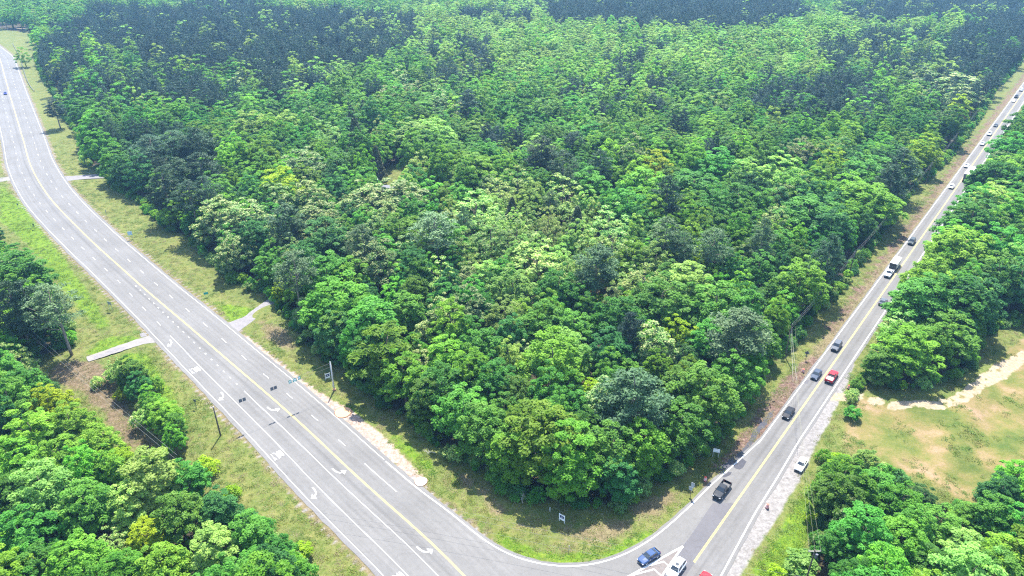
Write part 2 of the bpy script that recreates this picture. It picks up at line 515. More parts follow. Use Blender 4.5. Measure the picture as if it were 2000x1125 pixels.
    mul = N.new("ShaderNodeMath"); mul.operation = 'MULTIPLY'; L.new(mot.outputs[0], mul.inputs[0]); L.new(big.outputs[0], mul.inputs[1])
    sc = N.new("ShaderNodeVectorMath"); sc.operation = 'SCALE'; L.new(col, sc.inputs[0]); L.new(mul.outputs[0], sc.inputs["Scale"])
    L.new(sc.outputs["Vector"], b.inputs["Base Color"])
    bp = N.new("ShaderNodeBump"); bp.inputs["Strength"].default_value = 0.9; bp.inputs["Distance"].default_value = 0.25
    L.new(n_fine, bp.inputs["Height"]); L.new(bp.outputs[0], b.inputs["Normal"])
    L.new(b.outputs[0], out.inputs[0])
    return m


GROUND = ground_material()
GX0, GX1, GY0, GY1, GS = -540.0, 450.0, 40.0, 760.0, 1.6
gx = np.arange(GX0, GX1 + 0.1, GS); gy = np.arange(GY0, GY1 + 0.1, GS)
XX, YY = np.meshgrid(gx, gy)
GPTS = np.c_[XX.ravel(), YY.ravel()]
# only what the roads do not cover is lifted a little
rd = np.minimum(np.minimum(dist_line(GPTS, YEL[::4]), dist_line(GPTS, SR_C[::4])), dist_line(GPTS, SLIP[::6]))
lift = sstep(rd, 13, 24)
fcore = np.max([signed_poly(GPTS, F) for F in FORESTS], axis=0)
for C in CLEARINGS:
    fcore = np.minimum(fcore, -signed_poly(GPTS, C))
gz = lift * (0.35 * np.sin(GPTS[:, 0] * 0.21 + GPTS[:, 1] * 0.13) + 0.25 * np.sin(GPTS[:, 0] * 0.47 - GPTS[:, 1] * 0.39 + 1.3) - 0.25)
gv = np.c_[GPTS, gz]
nx, ny = len(gx), len(gy)
ii = np.arange(nx * ny).reshape(ny, nx)
gf = np.stack([ii[:-1, :-1], ii[:-1, 1:], ii[1:, 1:], ii[1:, :-1]], axis=-1).reshape(-1, 4)
# outer sheet to the horizon, butted to the fine grid
E_ = 4000.0
xs_o = [-E_, GX0, gx[-1], E_]; ys_o = [-900.0, GY0, gy[-1], 4200.0]
ov, of = [], []
for j in range(4):
    for i in range(4):
        ov.append((xs_o[i], ys_o[j], -0.02))
for j in range(3):
    for i in range(3):
        if i == 1 and j == 1: continue
        of.append((j * 4 + i, j * 4 + i + 1, (j + 1) * 4 + i + 1, (j + 1) * 4 + i))
nb = len(gv)
allv = np.r_[gv, np.array(ov)]
allf = np.r_[gf, np.array(of) + nb]
gme = mesh_np("ground", allv, allf, [GROUND], smooth=True)


def vattr(me, name, arr, fill):
    a = me.attributes.new(name, 'FLOAT', 'POINT')
    a.data.foreach_set("value", np.r_[arr, np.full(len(ov), fill)].astype(np.float32))


def pmask(poly, feather=1.5):
    lo, hi = poly.min(0) - 8, poly.max(0) + 8
    s = np.all((GPTS > lo) & (GPTS < hi), axis=1)
    r = np.zeros(len(GPTS))
    if s.any():
        r[s] = sstep(signed_poly(GPTS[s], poly), -feather, feather)
    return r


m_lush = np.max([pmask(p, 3.0) for p in LUSH], axis=0) * 1.05
d_sr = ((GPTS - SR_C0) @ SR_N)
s_sr = ((GPTS - SR_C0) @ SR_DIR)
side_dry = sstep(d_sr, 3.0, 3.6) * (1 - sstep(d_sr, 5.0, 9.0)) * 0.75 * (s_sr > -40)
m_dry = np.maximum(np.max([pmask(p, 3.0) for p in DRY], axis=0) * 0.8, side_dry)
d_hw = np.minimum(dist_line(GPTS, HW_R[::3]), dist_line(GPTS, HW_L[::3]))
m_dry = np.maximum(m_dry, (1 - sstep(d_hw, 1.5, 3.4)) * 0.72)
side_red = sstep(d_sr, 3.8, 4.6) * (1 - sstep(d_sr, 6.5, 11.0)) * 0.52 * (s_sr > 40)
shoulder = sstep(d_hw, 0.8, 1.1) * (1 - sstep(d_hw, 1.9, 2.5)) * 0.62
m_track = np.maximum(1 - sstep(np.abs(dist_line(GPTS, TRACK_A) - 0.9), 0.35, 1.0), 0.8 * (1 - sstep(dist_line(GPTS, TRACK_B), 0.6, 1.6)))
m_track = np.maximum(m_track, pmask(GP([(1955, 715), (1985, 695), (2005, 690), (2005, 705), (1970, 725)]), 1.5))
d_in = np.minimum(fcore, 6.0)
vattr(gme, "m_lush", m_lush, 0); vattr(gme, "m_dry", m_dry, 0)
vattr(gme, "m_litter", sstep(d_in, -0.5, 3.0), 1)
vattr(gme, "m_field", pmask(FIELD, 2.5), 0)
vattr(gme, "m_clay", pmask(CLAY_R, 1.2), 0)
vattr(gme, "m_red", np.maximum(pmask(CLAY_W, 2.0), side_red), 0)
vattr(gme, "m_grav", np.maximum(pmask(GRAVEL_E, 1.2), shoulder), 0)
vattr(gme, "m_track", m_track, 0)
vattr(gme, "m_brush", pmask(BRUSH, 3.0) * 0.85, 0)
tag(mobj("ground", gme), kind="structure")

# ------------------------------------------------------------------ roads
def asphalt(name, base, streak=0.18, lanes=(), fleck=0.1):
    """worn asphalt; lanes = (metres across, half width, strength) of oil streaks along the lanes, read from the 'lat' attribute"""
    m, N, L = new_mat(name)
    out = N.new("ShaderNodeOutputMaterial")
    b = N.new("ShaderNodeBsdfPrincipled")
    b.inputs["Roughness"].default_value = 0.85
    b.inputs["Specular IOR Level"].default_value = 0.25
    geo = N.new("ShaderNodeNewGeometry")
    def noise(sc, det=5, ro=0.6):
        n = N.new("ShaderNodeTexNoise"); n.inputs["Scale"].default_value = sc; n.inputs["Detail"].default_value = det; n.inputs["Roughness"].default_value = ro
        L.new(geo.outputs["Position"], n.inputs["Vector"]); return n.outputs["Fac"]
    def rng_(src, a, c, lo=0.25, hi=0.75):
        r = N.new("ShaderNodeMapRange"); r.inputs["From Min"].default_value = lo; r.inputs["From Max"].default_value = hi
        r.inputs["To Min"].default_value = a; r.inputs["To Max"].default_value = c; L.new(src, r.inputs["Value"]); return r.outputs["Result"]
    def mul(a, c):
        r = N.new("ShaderNodeMath"); r.operation = 'MULTIPLY'; L.new(a, r.inputs[0]); L.new(c, r.inputs[1]); return r.outputs[0]
    f = mul(rng_(noise(0.07, 5), 0.86, 1.12), rng_(noise(0.9, 6, 0.7), 1 - fleck, 1 + fleck))
    f = mul(f, rng_(noise(14.0, 2), 0.93, 1.07))
    at = N.new("ShaderNodeAttribute"); at.attribute_name = "lat"
    al = N.new("ShaderNodeAttribute"); al.attribute_name = "along"
    cb = N.new("ShaderNodeCombineXYZ")
    ls = N.new("ShaderNodeMath"); ls.operation = 'MULTIPLY'; ls.inputs[1].default_value = 0.035; L.new(al.outputs["Fac"], ls.inputs[0])
    lt_ = N.new("ShaderNodeMath"); lt_.operation = 'MULTIPLY'; lt_.inputs[1].default_value = 1.6; L.new(at.outputs["Fac"], lt_.inputs[0])
    L.new(lt_.outputs[0], cb.inputs[0]); L.new(ls.outputs[0], cb.inputs[1])
    sn = N.new("ShaderNodeTexNoise"); sn.inputs["Scale"].default_value = 1.0; sn.inputs["Detail"].default_value = 4
    L.new(cb.outputs[0], sn.inputs["Vector"])
    f = mul(f, rng_(sn.outputs["Fac"], 0.86, 1.10))
    for c, w, s in lanes:
        d = N.new("ShaderNodeMath"); d.operation = 'SUBTRACT'; L.new(at.outputs["Fac"], d.inputs[0]); d.inputs[1].default_value = c
        a = N.new("ShaderNodeMath"); a.operation = 'ABSOLUTE'; L.new(d.outputs[0], a.inputs[0])
        r = N.new("ShaderNodeMapRange"); r.interpolation_type = 'SMOOTHSTEP'
        r.inputs["From Min"].default_value = 0.0; r.inputs["From Max"].default_value = w
        r.inputs["To Min"].default_value = 1 - s; r.inputs["To Max"].default_value = 1.0
        L.new(a.outputs[0], r.inputs["Value"])
        f = mul(f, r.outputs["Result"])
    sc = N.new("ShaderNodeVectorMath"); sc.operation = 'SCALE'; sc.inputs[0].default_value = base; L.new(f, sc.inputs["Scale"])
    # sparse tar seams / cracks
    vo = N.new("ShaderNodeTexVoronoi"); vo.feature = 'DISTANCE_TO_EDGE'; vo.inputs["Scale"].default_value = 0.16
    wv = N.new("ShaderNodeVectorMath"); wv.operation = 'MULTIPLY_ADD'
    nn = N.new("ShaderNodeTexNoise"); nn.inputs["Scale"].default_value = 0.5; nn.inputs["Detail"].default_value = 5
    L.new(geo.outputs["Position"], nn.inputs["Vector"])
    L.new(nn.outputs["Color"], wv.inputs[0]); wv.inputs[1].default_value = (3, 3, 3); L.new(geo.outputs["Position"], wv.inputs[2])
    L.new(wv.outputs[0], vo.inputs["Vector"])
    cr = N.new("ShaderNodeMapRange"); cr.inputs["From Min"].default_value = 0.0; cr.inputs["From Max"].default_value = 0.012
    cr.inputs["To Min"].default_value = 0.87; cr.inputs["To Max"].default_value = 1.0; L.new(vo.outputs["Distance"], cr.inputs["Value"])
    s2 = N.new("ShaderNodeVectorMath"); s2.operation = 'SCALE'; L.new(sc.outputs["Vector"], s2.inputs[0]); L.new(cr.outputs[0], s2.inputs["Scale"])
    L.new(s2.outputs["Vector"], b.inputs["Base Color"])
    bp = N.new("ShaderNodeBump"); bp.inputs["Strength"].default_value = 0.25; bp.inputs["Distance"].default_value = 0.02
    L.new(noise(9.0, 3), bp.inputs["Height"]); L.new(bp.outputs[0], b.inputs["Normal"])
    L.new(b.outputs[0], out.inputs[0])
    return m


ASPH_H = asphalt("asphalt_highway", (0.130, 0.126, 0.121), lanes=((-1.85, 0.8, 0.17), (-5.7, 1.0, 0.06), (-9.4, 1.0, 0.04), (1.8, 1.1, 0.05), (5.4, 1.1, 0.05)))
ASPH_S = asphalt("asphalt_side", (0.122, 0.118, 0.114), lanes=((1.7, 0.75, 0.17), (-1.7, 0.75, 0.13)), fleck=0.12)
ASPH_SLIP = asphalt("asphalt_slip", (0.127, 0.123, 0.118))
ASPH_DARK = asphalt("asphalt_dark", (0.094, 0.091, 0.097), lanes=())
ASPH_TAR = asphalt("asphalt_fresh", (0.050, 0.050, 0.060), fleck=0.25)
DRIVE = asphalt("drive_gravel", (0.165, 0.155, 0.158), fleck=0.25)
PALE_DRIVE = asphalt("drive_pale", (0.190, 0.178, 0.166), fleck=0.15)
PAINT_W = plain("paint_white", (0.55, 0.55, 0.54), 0.7, var=0.22, scale=1.6)
PAINT_Y = plain("paint_yellow", (0.54, 0.40, 0.10), 0.7, var=0.2, scale=1.6)


def strip(name, left, right, z, mat, lat0=None, lat1=None, cols=2, parent=None, kind=None):
    """sheet between two lines of equal length"""
    n = len(left)
    t = np.linspace(0, 1, cols)
    V = left[:, None, :] * (1 - t)[None, :, None] + right[:, None, :] * t[None, :, None]
    V = np.concatenate([V, np.full((n, cols, 1), z)], axis=2).reshape(-1, 3)
    I = np.arange(n * cols).reshape(n, cols)
    F = np.stack([I[:-1, :-1], I[1:, :-1], I[1:, 1:], I[:-1, 1:]], axis=-1).reshape(-1, 4)
    a, b_, c = V[F[0, 0]], V[F[0, 1]], V[F[0, 2]]
    if np.cross(b_ - a, c - a)[2] < 0: F = F[:, ::-1]
    me = mesh_np(name, V, F.copy(), [mat])
    if lat0 is not None:
        la = lat0[:, None] * (1 - t)[None] + lat1[:, None] * t[None]
        al = np.repeat(np.r_[0, np.cumsum(np.hypot(*np.diff((left + right) / 2, axis=0).T))][:, None], cols, 1)
        for nm, ar in (("lat", la), ("along", al)):
            at = me.attributes.new(nm, 'FLOAT', 'POINT'); at.data.foreach_set("value", ar.ravel().astype(np.float32))
    o = mobj(name, me, parent)
    if kind: o["kind"] = kind
    return o


def poly_sheet(name, pts, z, mat, parent=None, kind=None):
    bm = bmesh.new()
    vs = [bm.verts.new((float(p[0]), float(p[1]), z)) for p in pts]
    f = bm.faces.new(vs)
    f.normal_update()
    if f.normal.z < 0: f.normal_flip()
    bmesh.ops.triangulate(bm, faces=[f])
    me = bpy.data.meshes.new(name)
    bm.to_mesh(me); bm.free()
    me.materials.append(mat)
    o = mobj(name, me, parent)
    if kind: o["kind"] = kind
    return o


def ribbon(name, line, width, z, mat, parent):
    n, _d = normals2(line)
    return strip(name, line + n * (width / 2), line - n * (width / 2), z, mat, parent=parent)


def rough_poly(P, amp=0.35, step=0.8):
    Q, _ = resample(np.r_[P, P[:1]], step)
    Q = Q[:-1]
    n, _d = normals2(Q)
    k = fbm(Q, 0.7, 3.1)
    return Q + n * (k * amp)[:, None]


i0 = 0
sh = 0.75
ragged = 0.22 * fbm(YEL, 0.35, 5.0)
hw_left = HW_L - N_Y * (1.0 + ragged)[:, None]
hw_right = HW_R + N_Y * (0.95 + ragged)[:, None]
highway = strip("highway", hw_left, hw_right, 0.052, ASPH_H, -(oL + 1.0), oR + 0.95, 24, kind="structure")
r2 = 0.25 * fbm(SR_C, 0.3, 2.0)
r3 = 0.25 * fbm(SR_C, 0.3, 9.0)
sr_l = SR_C + SR_N[None] * (SR_HL + 0.55 + r2)[:, None]
_rp = GP([(1385, 1170), (1408, 1125), (1442, 1062), (1474, 1003), (1517, 935), (1561, 860), (1600, 802)])
_rs, _ro = (_rp - SR_C0) @ SR_DIR, -(_rp - SR_C0) @ SR_N
sr_off = np.maximum(np.interp(SR_S, _rs, _ro), SR_HR)
sr_r = SR_C - SR_N[None] * (sr_off + 0.75 + r3)[:, None]
side_road = strip("side_road", sr_l, sr_r, 0.044, ASPH_S, np.full(len(SR_C), SR_HL + .55), -(sr_off + .75), 12, kind="structure")
# turning lane that sweeps round the corner: outer edge follows the white line
slip_out, _ = resample(SLIP, 1.5)
nS, _d = normals2(slip_out)
slip_out = slip_out + nS * (0.75 + 0.2 * fbm(slip_out, 0.5, 4.0))[:, None]
slip_poly = np.r_[slip_out, GP([(1500, 850), (1520, 865), (1480, 960), (1400, 1080), (1330, 1180), (1200, 1330), (1060, 1330), (960, 1200), (800, 1020), (730, 930)])]
slip_road = poly_sheet("slip_road", slip_poly, 0.036, ASPH_SLIP, kind="structure")

PW = 0.12
ribbon("edge_line", HW_L, PW, 0.058, PAINT_W, highway)
_m = (np.hypot(*(HW_R - SLIP[0]).T)).argmin()
ribbon("edge_line", HW_R[:_m + 1], PW, 0.058, PAINT_W, highway)
ribbon("edge_line", SLIP, 0.24, 0.058, PAINT_W, slip_road)
for s in (-0.13, 0.13):
    ribbon("centre_line", YEL + N_Y * s, 0.12, 0.058, PAINT_Y, highway)
iA = np.argmin(np.hypot(*(HW_A - G(330, 655)).T))
iB = np.argmin(np.hypot(*(HW_B - G(477, 767)).T))
ribbon("lane_line", HW_A[iA:], PW, 0.058, PAINT_W, highway)
ribbon("lane_line", HW_B[iB:], PW, 0.058, PAINT_W, highway)


def at_s(line, s):
    d = np.r_[0, np.cumsum(np.hypot(*np.diff(line, axis=0).T))]
    return np.array([np.interp(s, d, line[:, 0]), np.interp(s, d, line[:, 1])]), d


def dashes(line, start_pt, period, length, s_lo, s_hi, width, parent, name="lane_dash"):
    d = np.r_[0, np.cumsum(np.hypot(*np.diff(line, axis=0).T))]
    s0 = d[np.hypot(*(line - start_pt).T).argmin()]
    k0 = math.ceil((s_lo - s0) / period)
    s = s0 + k0 * period
    while s < s_hi:
        t = np.array([s - length / 2, s, s + length / 2])
        seg = np.c_[np.interp(t, d, line[:, 0]), np.interp(t, d, line[:, 1])]
        ribbon(name, seg, width, 0.058, PAINT_W, parent)
        s += period


dlen = lambda line: np.r_[0, np.cumsum(np.hypot(*np.diff(line, axis=0).T))]
dD = dlen(HW_D)
dashes(HW_D, G(520, 736.7), 12.19, 3.05, 4, dD[np.hypot(*(HW_D - G(700, 890)).T).argmin()], PW, highway)
seg0 = np.hypot(*(HW_D - G(716, 906)).T).argmin(); seg1 = np.hypot(*(HW_D - G(775, 960)).T).argmin()
ribbon("lane_line", HW_D[seg0:seg1 + 1], PW, 0.058, PAINT_W, highway)
HW_LL = np.where((_vpix < 560)[:, None], HW_LANE_L, HW_A)
HW_LL = smooth_line(HW_LL, 2.0, 6.0)
dL_ = dlen(HW_LL)
dashes(HW_LL, G(255, 575.5), 12.19, 3.05, 4, dL_[np.hypot(*(HW_LL - G(322, 648)).T).argmin()], PW, highway)
iB0 = np.argmin(np.hypot(*(HW_B - G(262, 552)).T))
lineC = HW_B[iB0:iB + 1]
dashes(lineC, lineC[0], 3.9, 0.75, 1, dlen(lineC)[-1] - 2, 0.22, highway, "lane_dot")
# side road lines
for s in (-0.13, 0.13):
    ribbon("centre_line", SR_C[8:] + SR_N * s, 0.12, 0.050, PAINT_Y, side_road)
_k = np.argmax(SR_S > (SLIP[-1] - SR_C0) @ SR_DIR - 2)
ribbon("edge_line", SR_C[_k:] + SR_N * SR_HL, 0.2, 0.050, PAINT_W, side_road)
ribbon("edge_line", SR_C - SR_N[None] * sr_off[:, None], 0.26, 0.050, PAINT_W, side_road)
# darker resurfaced slab and tar patches
poly_sheet("resurfaced_slab", GP([(1392, 983), (1436, 983), (1426, 1000), (1345, 1116), (1280, 1210), (1170, 1210), (1310, 1085), (1335, 1065), (1350, 1045)]), 0.048, ASPH_DARK, side_road)
poly_sheet("tar_patch", rough_poly(GP([(1398, 917), (1418, 918), (1450, 890), (1452, 879), (1432, 893)]), 0.3), 0.048, ASPH_TAR, side_road)
poly_sheet("tar_patch", rough_poly(GP([(1432, 912), (1450, 893), (1457, 900), (1452, 912), (1440, 918)]), 0.5), 0.048, ASPH_TAR, side_road)
poly_sheet("tar_patch", rough_poly(GP([(1410, 932), (1420, 922), (1428, 922), (1418, 934)]), 0.5), 0.048, ASPH_TAR, side_road)
poly_sheet("tar_patch", rough_poly(GP([(1570, 748), (1574, 742), (1584, 742), (1578, 750)]), 0.3), 0.050, ASPH_DARK, side_road)
poly_sheet("tar_shoulder", rough_poly(GP([(1412, 915), (1440, 890), (1470, 850), (1492, 815), (1512, 800), (1502, 822), (1480, 850), (1462, 880), (1447, 886), (1425, 905)]), 0.6), 0.03, ASPH_TAR, kind="structure")
# painted gore between the turning lane and the side road
nose = G(1334, 1067)
gl, gr = G(1200, 1150), G(1262, 1180)
gl = G(1228, 1126) ; gl2 = nose + (gl - nose) * 1.6
gr = G(1292, 1126) ; gr2 = nose + (gr - nose) * 1.6
poly_sheet("gore_paving", [nose, gl2, gr2], 0.058, asphalt("gore_clay", (0.135, 0.118, 0.110), fleck=0.2), slip_road)
ribbon("gore_line", np.array([nose + (gl2 - nose) * t for t in np.linspace(0, 1, 6)]), 0.34, 0.064, PAINT_W, slip_road)
ribbon("gore_line", np.array([nose + (gr2 - nose) * t for t in np.linspace(0, 1, 6)]), 0.34, 0.069, PAINT_W, slip_road)
for t in (0.42, 0.62, 0.82):
    a_, b_ = nose + (gl2 - nose) * t, nose + (gr2 - nose) * t
    mid = (a_ + b_) / 2 + (nose - (a_ + b_) / 2) * 0.22
    ribbon("gore_chevron", np.array([a_, mid, b_]), 0.28, 0.073, PAINT_W, slip_road)


# arrows and words painted in the lanes: local x across the lane (driver's right), y ahead
def paint_local(name, polys, at, fwd, z, parent, mat=PAINT_W):
    fwd = fwd / np.hypot(*fwd)
    right = np.array([fwd[1], -fwd[0]])
    vs, fs = [], []
    for poly in polys:
        b = len(vs)
        for x, y in poly:
            p = at + right * x + fwd * y
            vs.append((p[0], p[1], z))
        fs.append(tuple(range(b, b + len(poly))))
    me = bpy.data.meshes.new(name)
    me.from_pydata(vs, [], fs)
    bm = bmesh.new(); bm.from_mesh(me)
    for f in bm.faces:
        f.normal_update()
        if f.normal.z < 0: f.normal_flip()
    bm.to_mesh(me); bm.free()
    me.materials.append(mat)
    return mobj(name, me, parent)


def arrow_polys(side):
    """turn arrow seen by the driver: y ahead, x to his right; the shaft rises and bends over to the turn side"""
    s = side
    out = []
    w = 0.15
    c = [(-0.75 * s, -1.7), (-0.72 * s, -0.7), (-0.55 * s, 0.1), (-0.2 * s, 0.65), (0.25 * s, 0.9)]
    L_, R_ = [], []
    for i, (x, y) in enumerate(c):
        x0, y0 = c[max(i - 1, 0)]; x1, y1 = c[min(i + 1, len(c) - 1)]
        dx, dy = x1 - x0, y1 - y0; l = math.hypot(dx, dy)
        L_.append((x - dy / l * w, y + dx / l * w)); R_.append((x + dy / l * w, y - dx / l * w))
    for i in range(len(c) - 1):
        out.append([L_[i], R_[i], R_[i + 1], L_[i + 1]])
    out.append([(0.22 * s, 1.75), (0.30 * s, 0.05), (1.15 * s, 1.0)])
    return out


def bar(x0, y0, x1, y1, w=0.13):
    dx, dy = x1 - x0, y1 - y0; l = math.hypot(dx, dy); a, b_ = -dy / l * w / 2, dx / l * w / 2
    return [(x0 + a, y0 + b_), (x0 - a, y0 - b_), (x1 - a, y1 - b_), (x1 + a, y1 + b_)]


def only_polys():
    h, w, g = 2.5, 0.46, 0.18
    P = []
    x = -(4 * w + 3 * g) / 2
    # O
    cx = x + w / 2
    ring = [(cx + (w / 2 - .06) * math.cos(a), h / 2 + (h / 2 - .08) * math.sin(a)) for a in np.linspace(0, 2 * math.pi, 15)]
    P += [bar(*ring[i], *ring[i + 1]) for i in range(14)]
    x += w + g
    P += [bar(x + .06, 0, x + .06, h), bar(x + w - .06, 0, x + w - .06, h), bar(x + .06, h, x + w - .06, 0)]
    x += w + g
    P += [bar(x + .06, 0, x + .06, h), bar(x, .07, x + w, .07, .16)]
    x += w + g
    P += [bar(x + w / 2, 0, x + w / 2, h * .45), bar(x + w / 2, h * .42, x + .02, h), bar(x + w / 2, h * .42, x + w - .02, h)]
    return [[(a, b_ - h / 2) for a, b_ in q] for q in P]


def hw_dir(pt):
    return D_Y[np.hypot(*(YEL - pt).T).argmin()]


def lane_centre(px, la, lb):
    """point abreast of a survey point, centred between two offsets"""
    i = np.hypot(*(YEL - G(*px)).T).argmin()
    return YEL[i] - N_Y[i] * ((la[i] + lb[i]) / 2)


for px in ((331, 670), (429, 775), (611, 957)):
    paint_local("turn_arrow", arrow_polys(1), lane_centre(px, oA, oL), hw_dir(G(*px)), 0.059, highway)
for px in ((538, 802), (666, 925), (831, 1080)):
    paint_local("turn_arrow", arrow_polys(-1), lane_centre(px, oB, oB * 0), hw_dir(G(*px)), 0.059, highway)
for px in ((383, 725), (543, 892), (778, 1124)):
    paint_local("lane_word", only_polys(), lane_centre(px, oA, oL), hw_dir(G(*px)), 0.059, highway)
# rumble strip cut into the shoulder
mbr = MB()
i_a = np.hypot(*(HW_L - G(555, 930)).T).argmin(); i_b = np.hypot(*(HW_L - G(770, 1150)).T).argmin()
dl = dlen(HW_L)
for s in np.arange(dl[i_a], dl[i_b], 0.55):
    p = np.array([np.interp(s, dl, HW_L[:, 0]), np.interp(s, dl, HW_L[:, 1])]); k = min(np.searchsorted(dl, s), len(dl) - 1)
    c = p - N_Y[k] * 0.62
    a = D_Y[k] * 0.11; b_ = N_Y[k] * 0.28
    mbr.add([(*(c - a - b_), 0.057), (*(c + a - b_), 0.057), (*(c + a + b_), 0.057), (*(c - a + b_), 0.057)], [(0, 1, 2, 3)])
tag(mbr.build("rumble_strip", plain("rumble", (0.13, 0.125, 0.13), 0.9), highway), kind="stuff")
# side drives
poly_sheet("driveway", rough_poly(GP([(441, 632), (452, 640), (464, 650), (500, 622), (530, 602), (545, 590), (560, 575), (545, 570), (515, 590), (475, 620)]), 0.25), 0.032, DRIVE, kind="structure")
poly_sheet("driveway", rough_poly(GP([(118, 345), (150, 343), (215, 338), (240, 340), (240, 347), (200, 348), (160, 350), (127, 354)]), 0.25), 0.032, DRIVE, kind="structure")
poly_sheet("driveway", rough_poly(GP([(-30, 350), (0, 347), (22, 344), (27, 352), (0, 355), (-30, 358)]), 0.2), 0.032, PALE_DRIVE, kind="structure")
poly_sheet("driveway", rough_poly(GP([(169, 697), (240, 672), (285, 657), (300, 652), (310, 668), (280, 672), (245, 683), (172, 707)]), 0.2), 0.032, PALE_DRIVE, kind="structure")
poly_sheet("driveway_strip", rough_poly(GP([(180, 697), (238, 677), (252, 676), (240, 682), (184, 702)]), 0.3), 0.036, DRIVE, kind="structure")
poly_sheet("driveway_apron", rough_poly(GP([(273, 652), (280, 648), (288, 656), (274, 660)]), 0.2), 0.036, DRIVE, kind="structure")

# ------------------------------------------------------------------ tree shapes
def unit(v):
    return v / np.maximum(np.linalg.norm(v, axis=-1, keepdims=True), 1e-9)


def leaf_cards(r, C, RC, OUT, nl, size, aspect=0.62, flat=0.85, up=0.75, jit=0.42, dirbias=0.7):
    """leaf sprays round clump centres C with radii RC; OUT = outward direction of each clump"""
    m = len(C)
    idx = np.repeat(np.arange(m), nl)
    n = len(idx)
    d = unit(unit(r.normal(size=(n, 3))) + dirbias * OUT[idx] + np.array([0, 0, 0.45]))
    rad = RC[idx] * (0.50 + 0.85 * r.random(n))
    P = C[idx] + d * rad[:, None] * np.array([1, 1, flat])
    nrm = unit(0.6 * d + up * np.array([0, 0, 1.0]) + jit * r.normal(size=(n, 3)))
    t = unit(np.cross(nrm, r.normal(size=(n, 3))))
    b = np.cross(nrm, t)
    s = size * (0.6 + 0.75 * r.random(n))
    a = (s * 0.5)[:, None] * t
    bb = (s * 0.5 * aspect)[:, None] * b
    bend = nrm * (s * 0.12)[:, None]
    V = np.stack([P - a - bend, P - bb, P + a - bend, P + bb], axis=1).reshape(-1, 3)
    F = np.arange(n * 4).reshape(n, 4)
    ct = r.random(m)
    tint = np.clip(0.5 * ct[idx] + 0.5 * r.random(n) + 0.12 * (d[:, 2]), 0, 1)
    bloom = np.clip(0.35 * ct[idx] + 0.75 * r.random(n) - 0.25 * np.clip(d[:, 2], 0, 1) + 0.05, 0, 1)
    return V, F, tint, bloom


def crown_mesh(name, r, C, RC, OUT, nl, size, **kw):
    V, F, t, bl = leaf_cards(r, np.asarray(C), np.asarray(RC), np.asarray(OUT), nl, size, **kw)
    me = mesh_np(name, V, F)
    for nm, ar in (("tint", t), ("bloom", bl)):
        at = me.attributes.new(nm, 'FLOAT', 'FACE')
        at.data.foreach_set("value", ar.astype(np.float32))
    me.materials.append(None)
    return me


def fib(n, r, zmin=-0.55):
    k = np.arange(n) + 0.5
    z = zmin + (1 - zmin) * (k / n)
    ph = k * 2.399963 + r.random() * 6.28
    q = np.sqrt(np.maximum(1 - z * z, 0))
    return np.c_[q * np.cos(ph), q * np.sin(ph), z]


def trunk_mesh(name, H, r0, limbs, r, mat, lean=0.4, sides=7, top=0.8):
    mb = MB()
    n = 6
    wob = r.normal(size=(n + 1, 2)) * lean * 0.5
    wob[0] = 0
    axis = [(wob[i, 0] * i / n, wob[i, 1] * i / n, -0.4 + (H * top + 0.4) * i / n) for i in range(n + 1)]
    mb.tube(axis, [max(r0 * (1 - 0.8 * i / n), 0.05) for i in range(n + 1)], sides)
    for c in limbs:
        c = np.asarray(c)
        rr = math.hypot(c[0], c[1])
        z0 = max(c[2] - 0.75 * rr - 0.6, H * 0.14)
        k = min(z0 / (H * top) * n, n - 0.01); i = int(k); f = k - i
        p0 = np.array(axis[i]) * (1 - f) + np.array(axis[i + 1]) * f
        mid = p0 * 0.45 + c * 0.55 + np.array([0, 0, -0.1 * rr])
        rb = max(r0 * 0.36 * (1 - 0.5 * z0 / H), 0.05)
        mb.tube([p0, mid, c], [rb, rb * 0.6, 0.03], 4, cap=False)
    me = bpy.data.meshes.new(name)
    me.from_pydata(mb.v, [], mb.f)
    me.materials.append(mat)
    me.polygons.foreach_set("use_smooth", np.ones(len(me.polygons), dtype=bool))
    me.update()
    return me


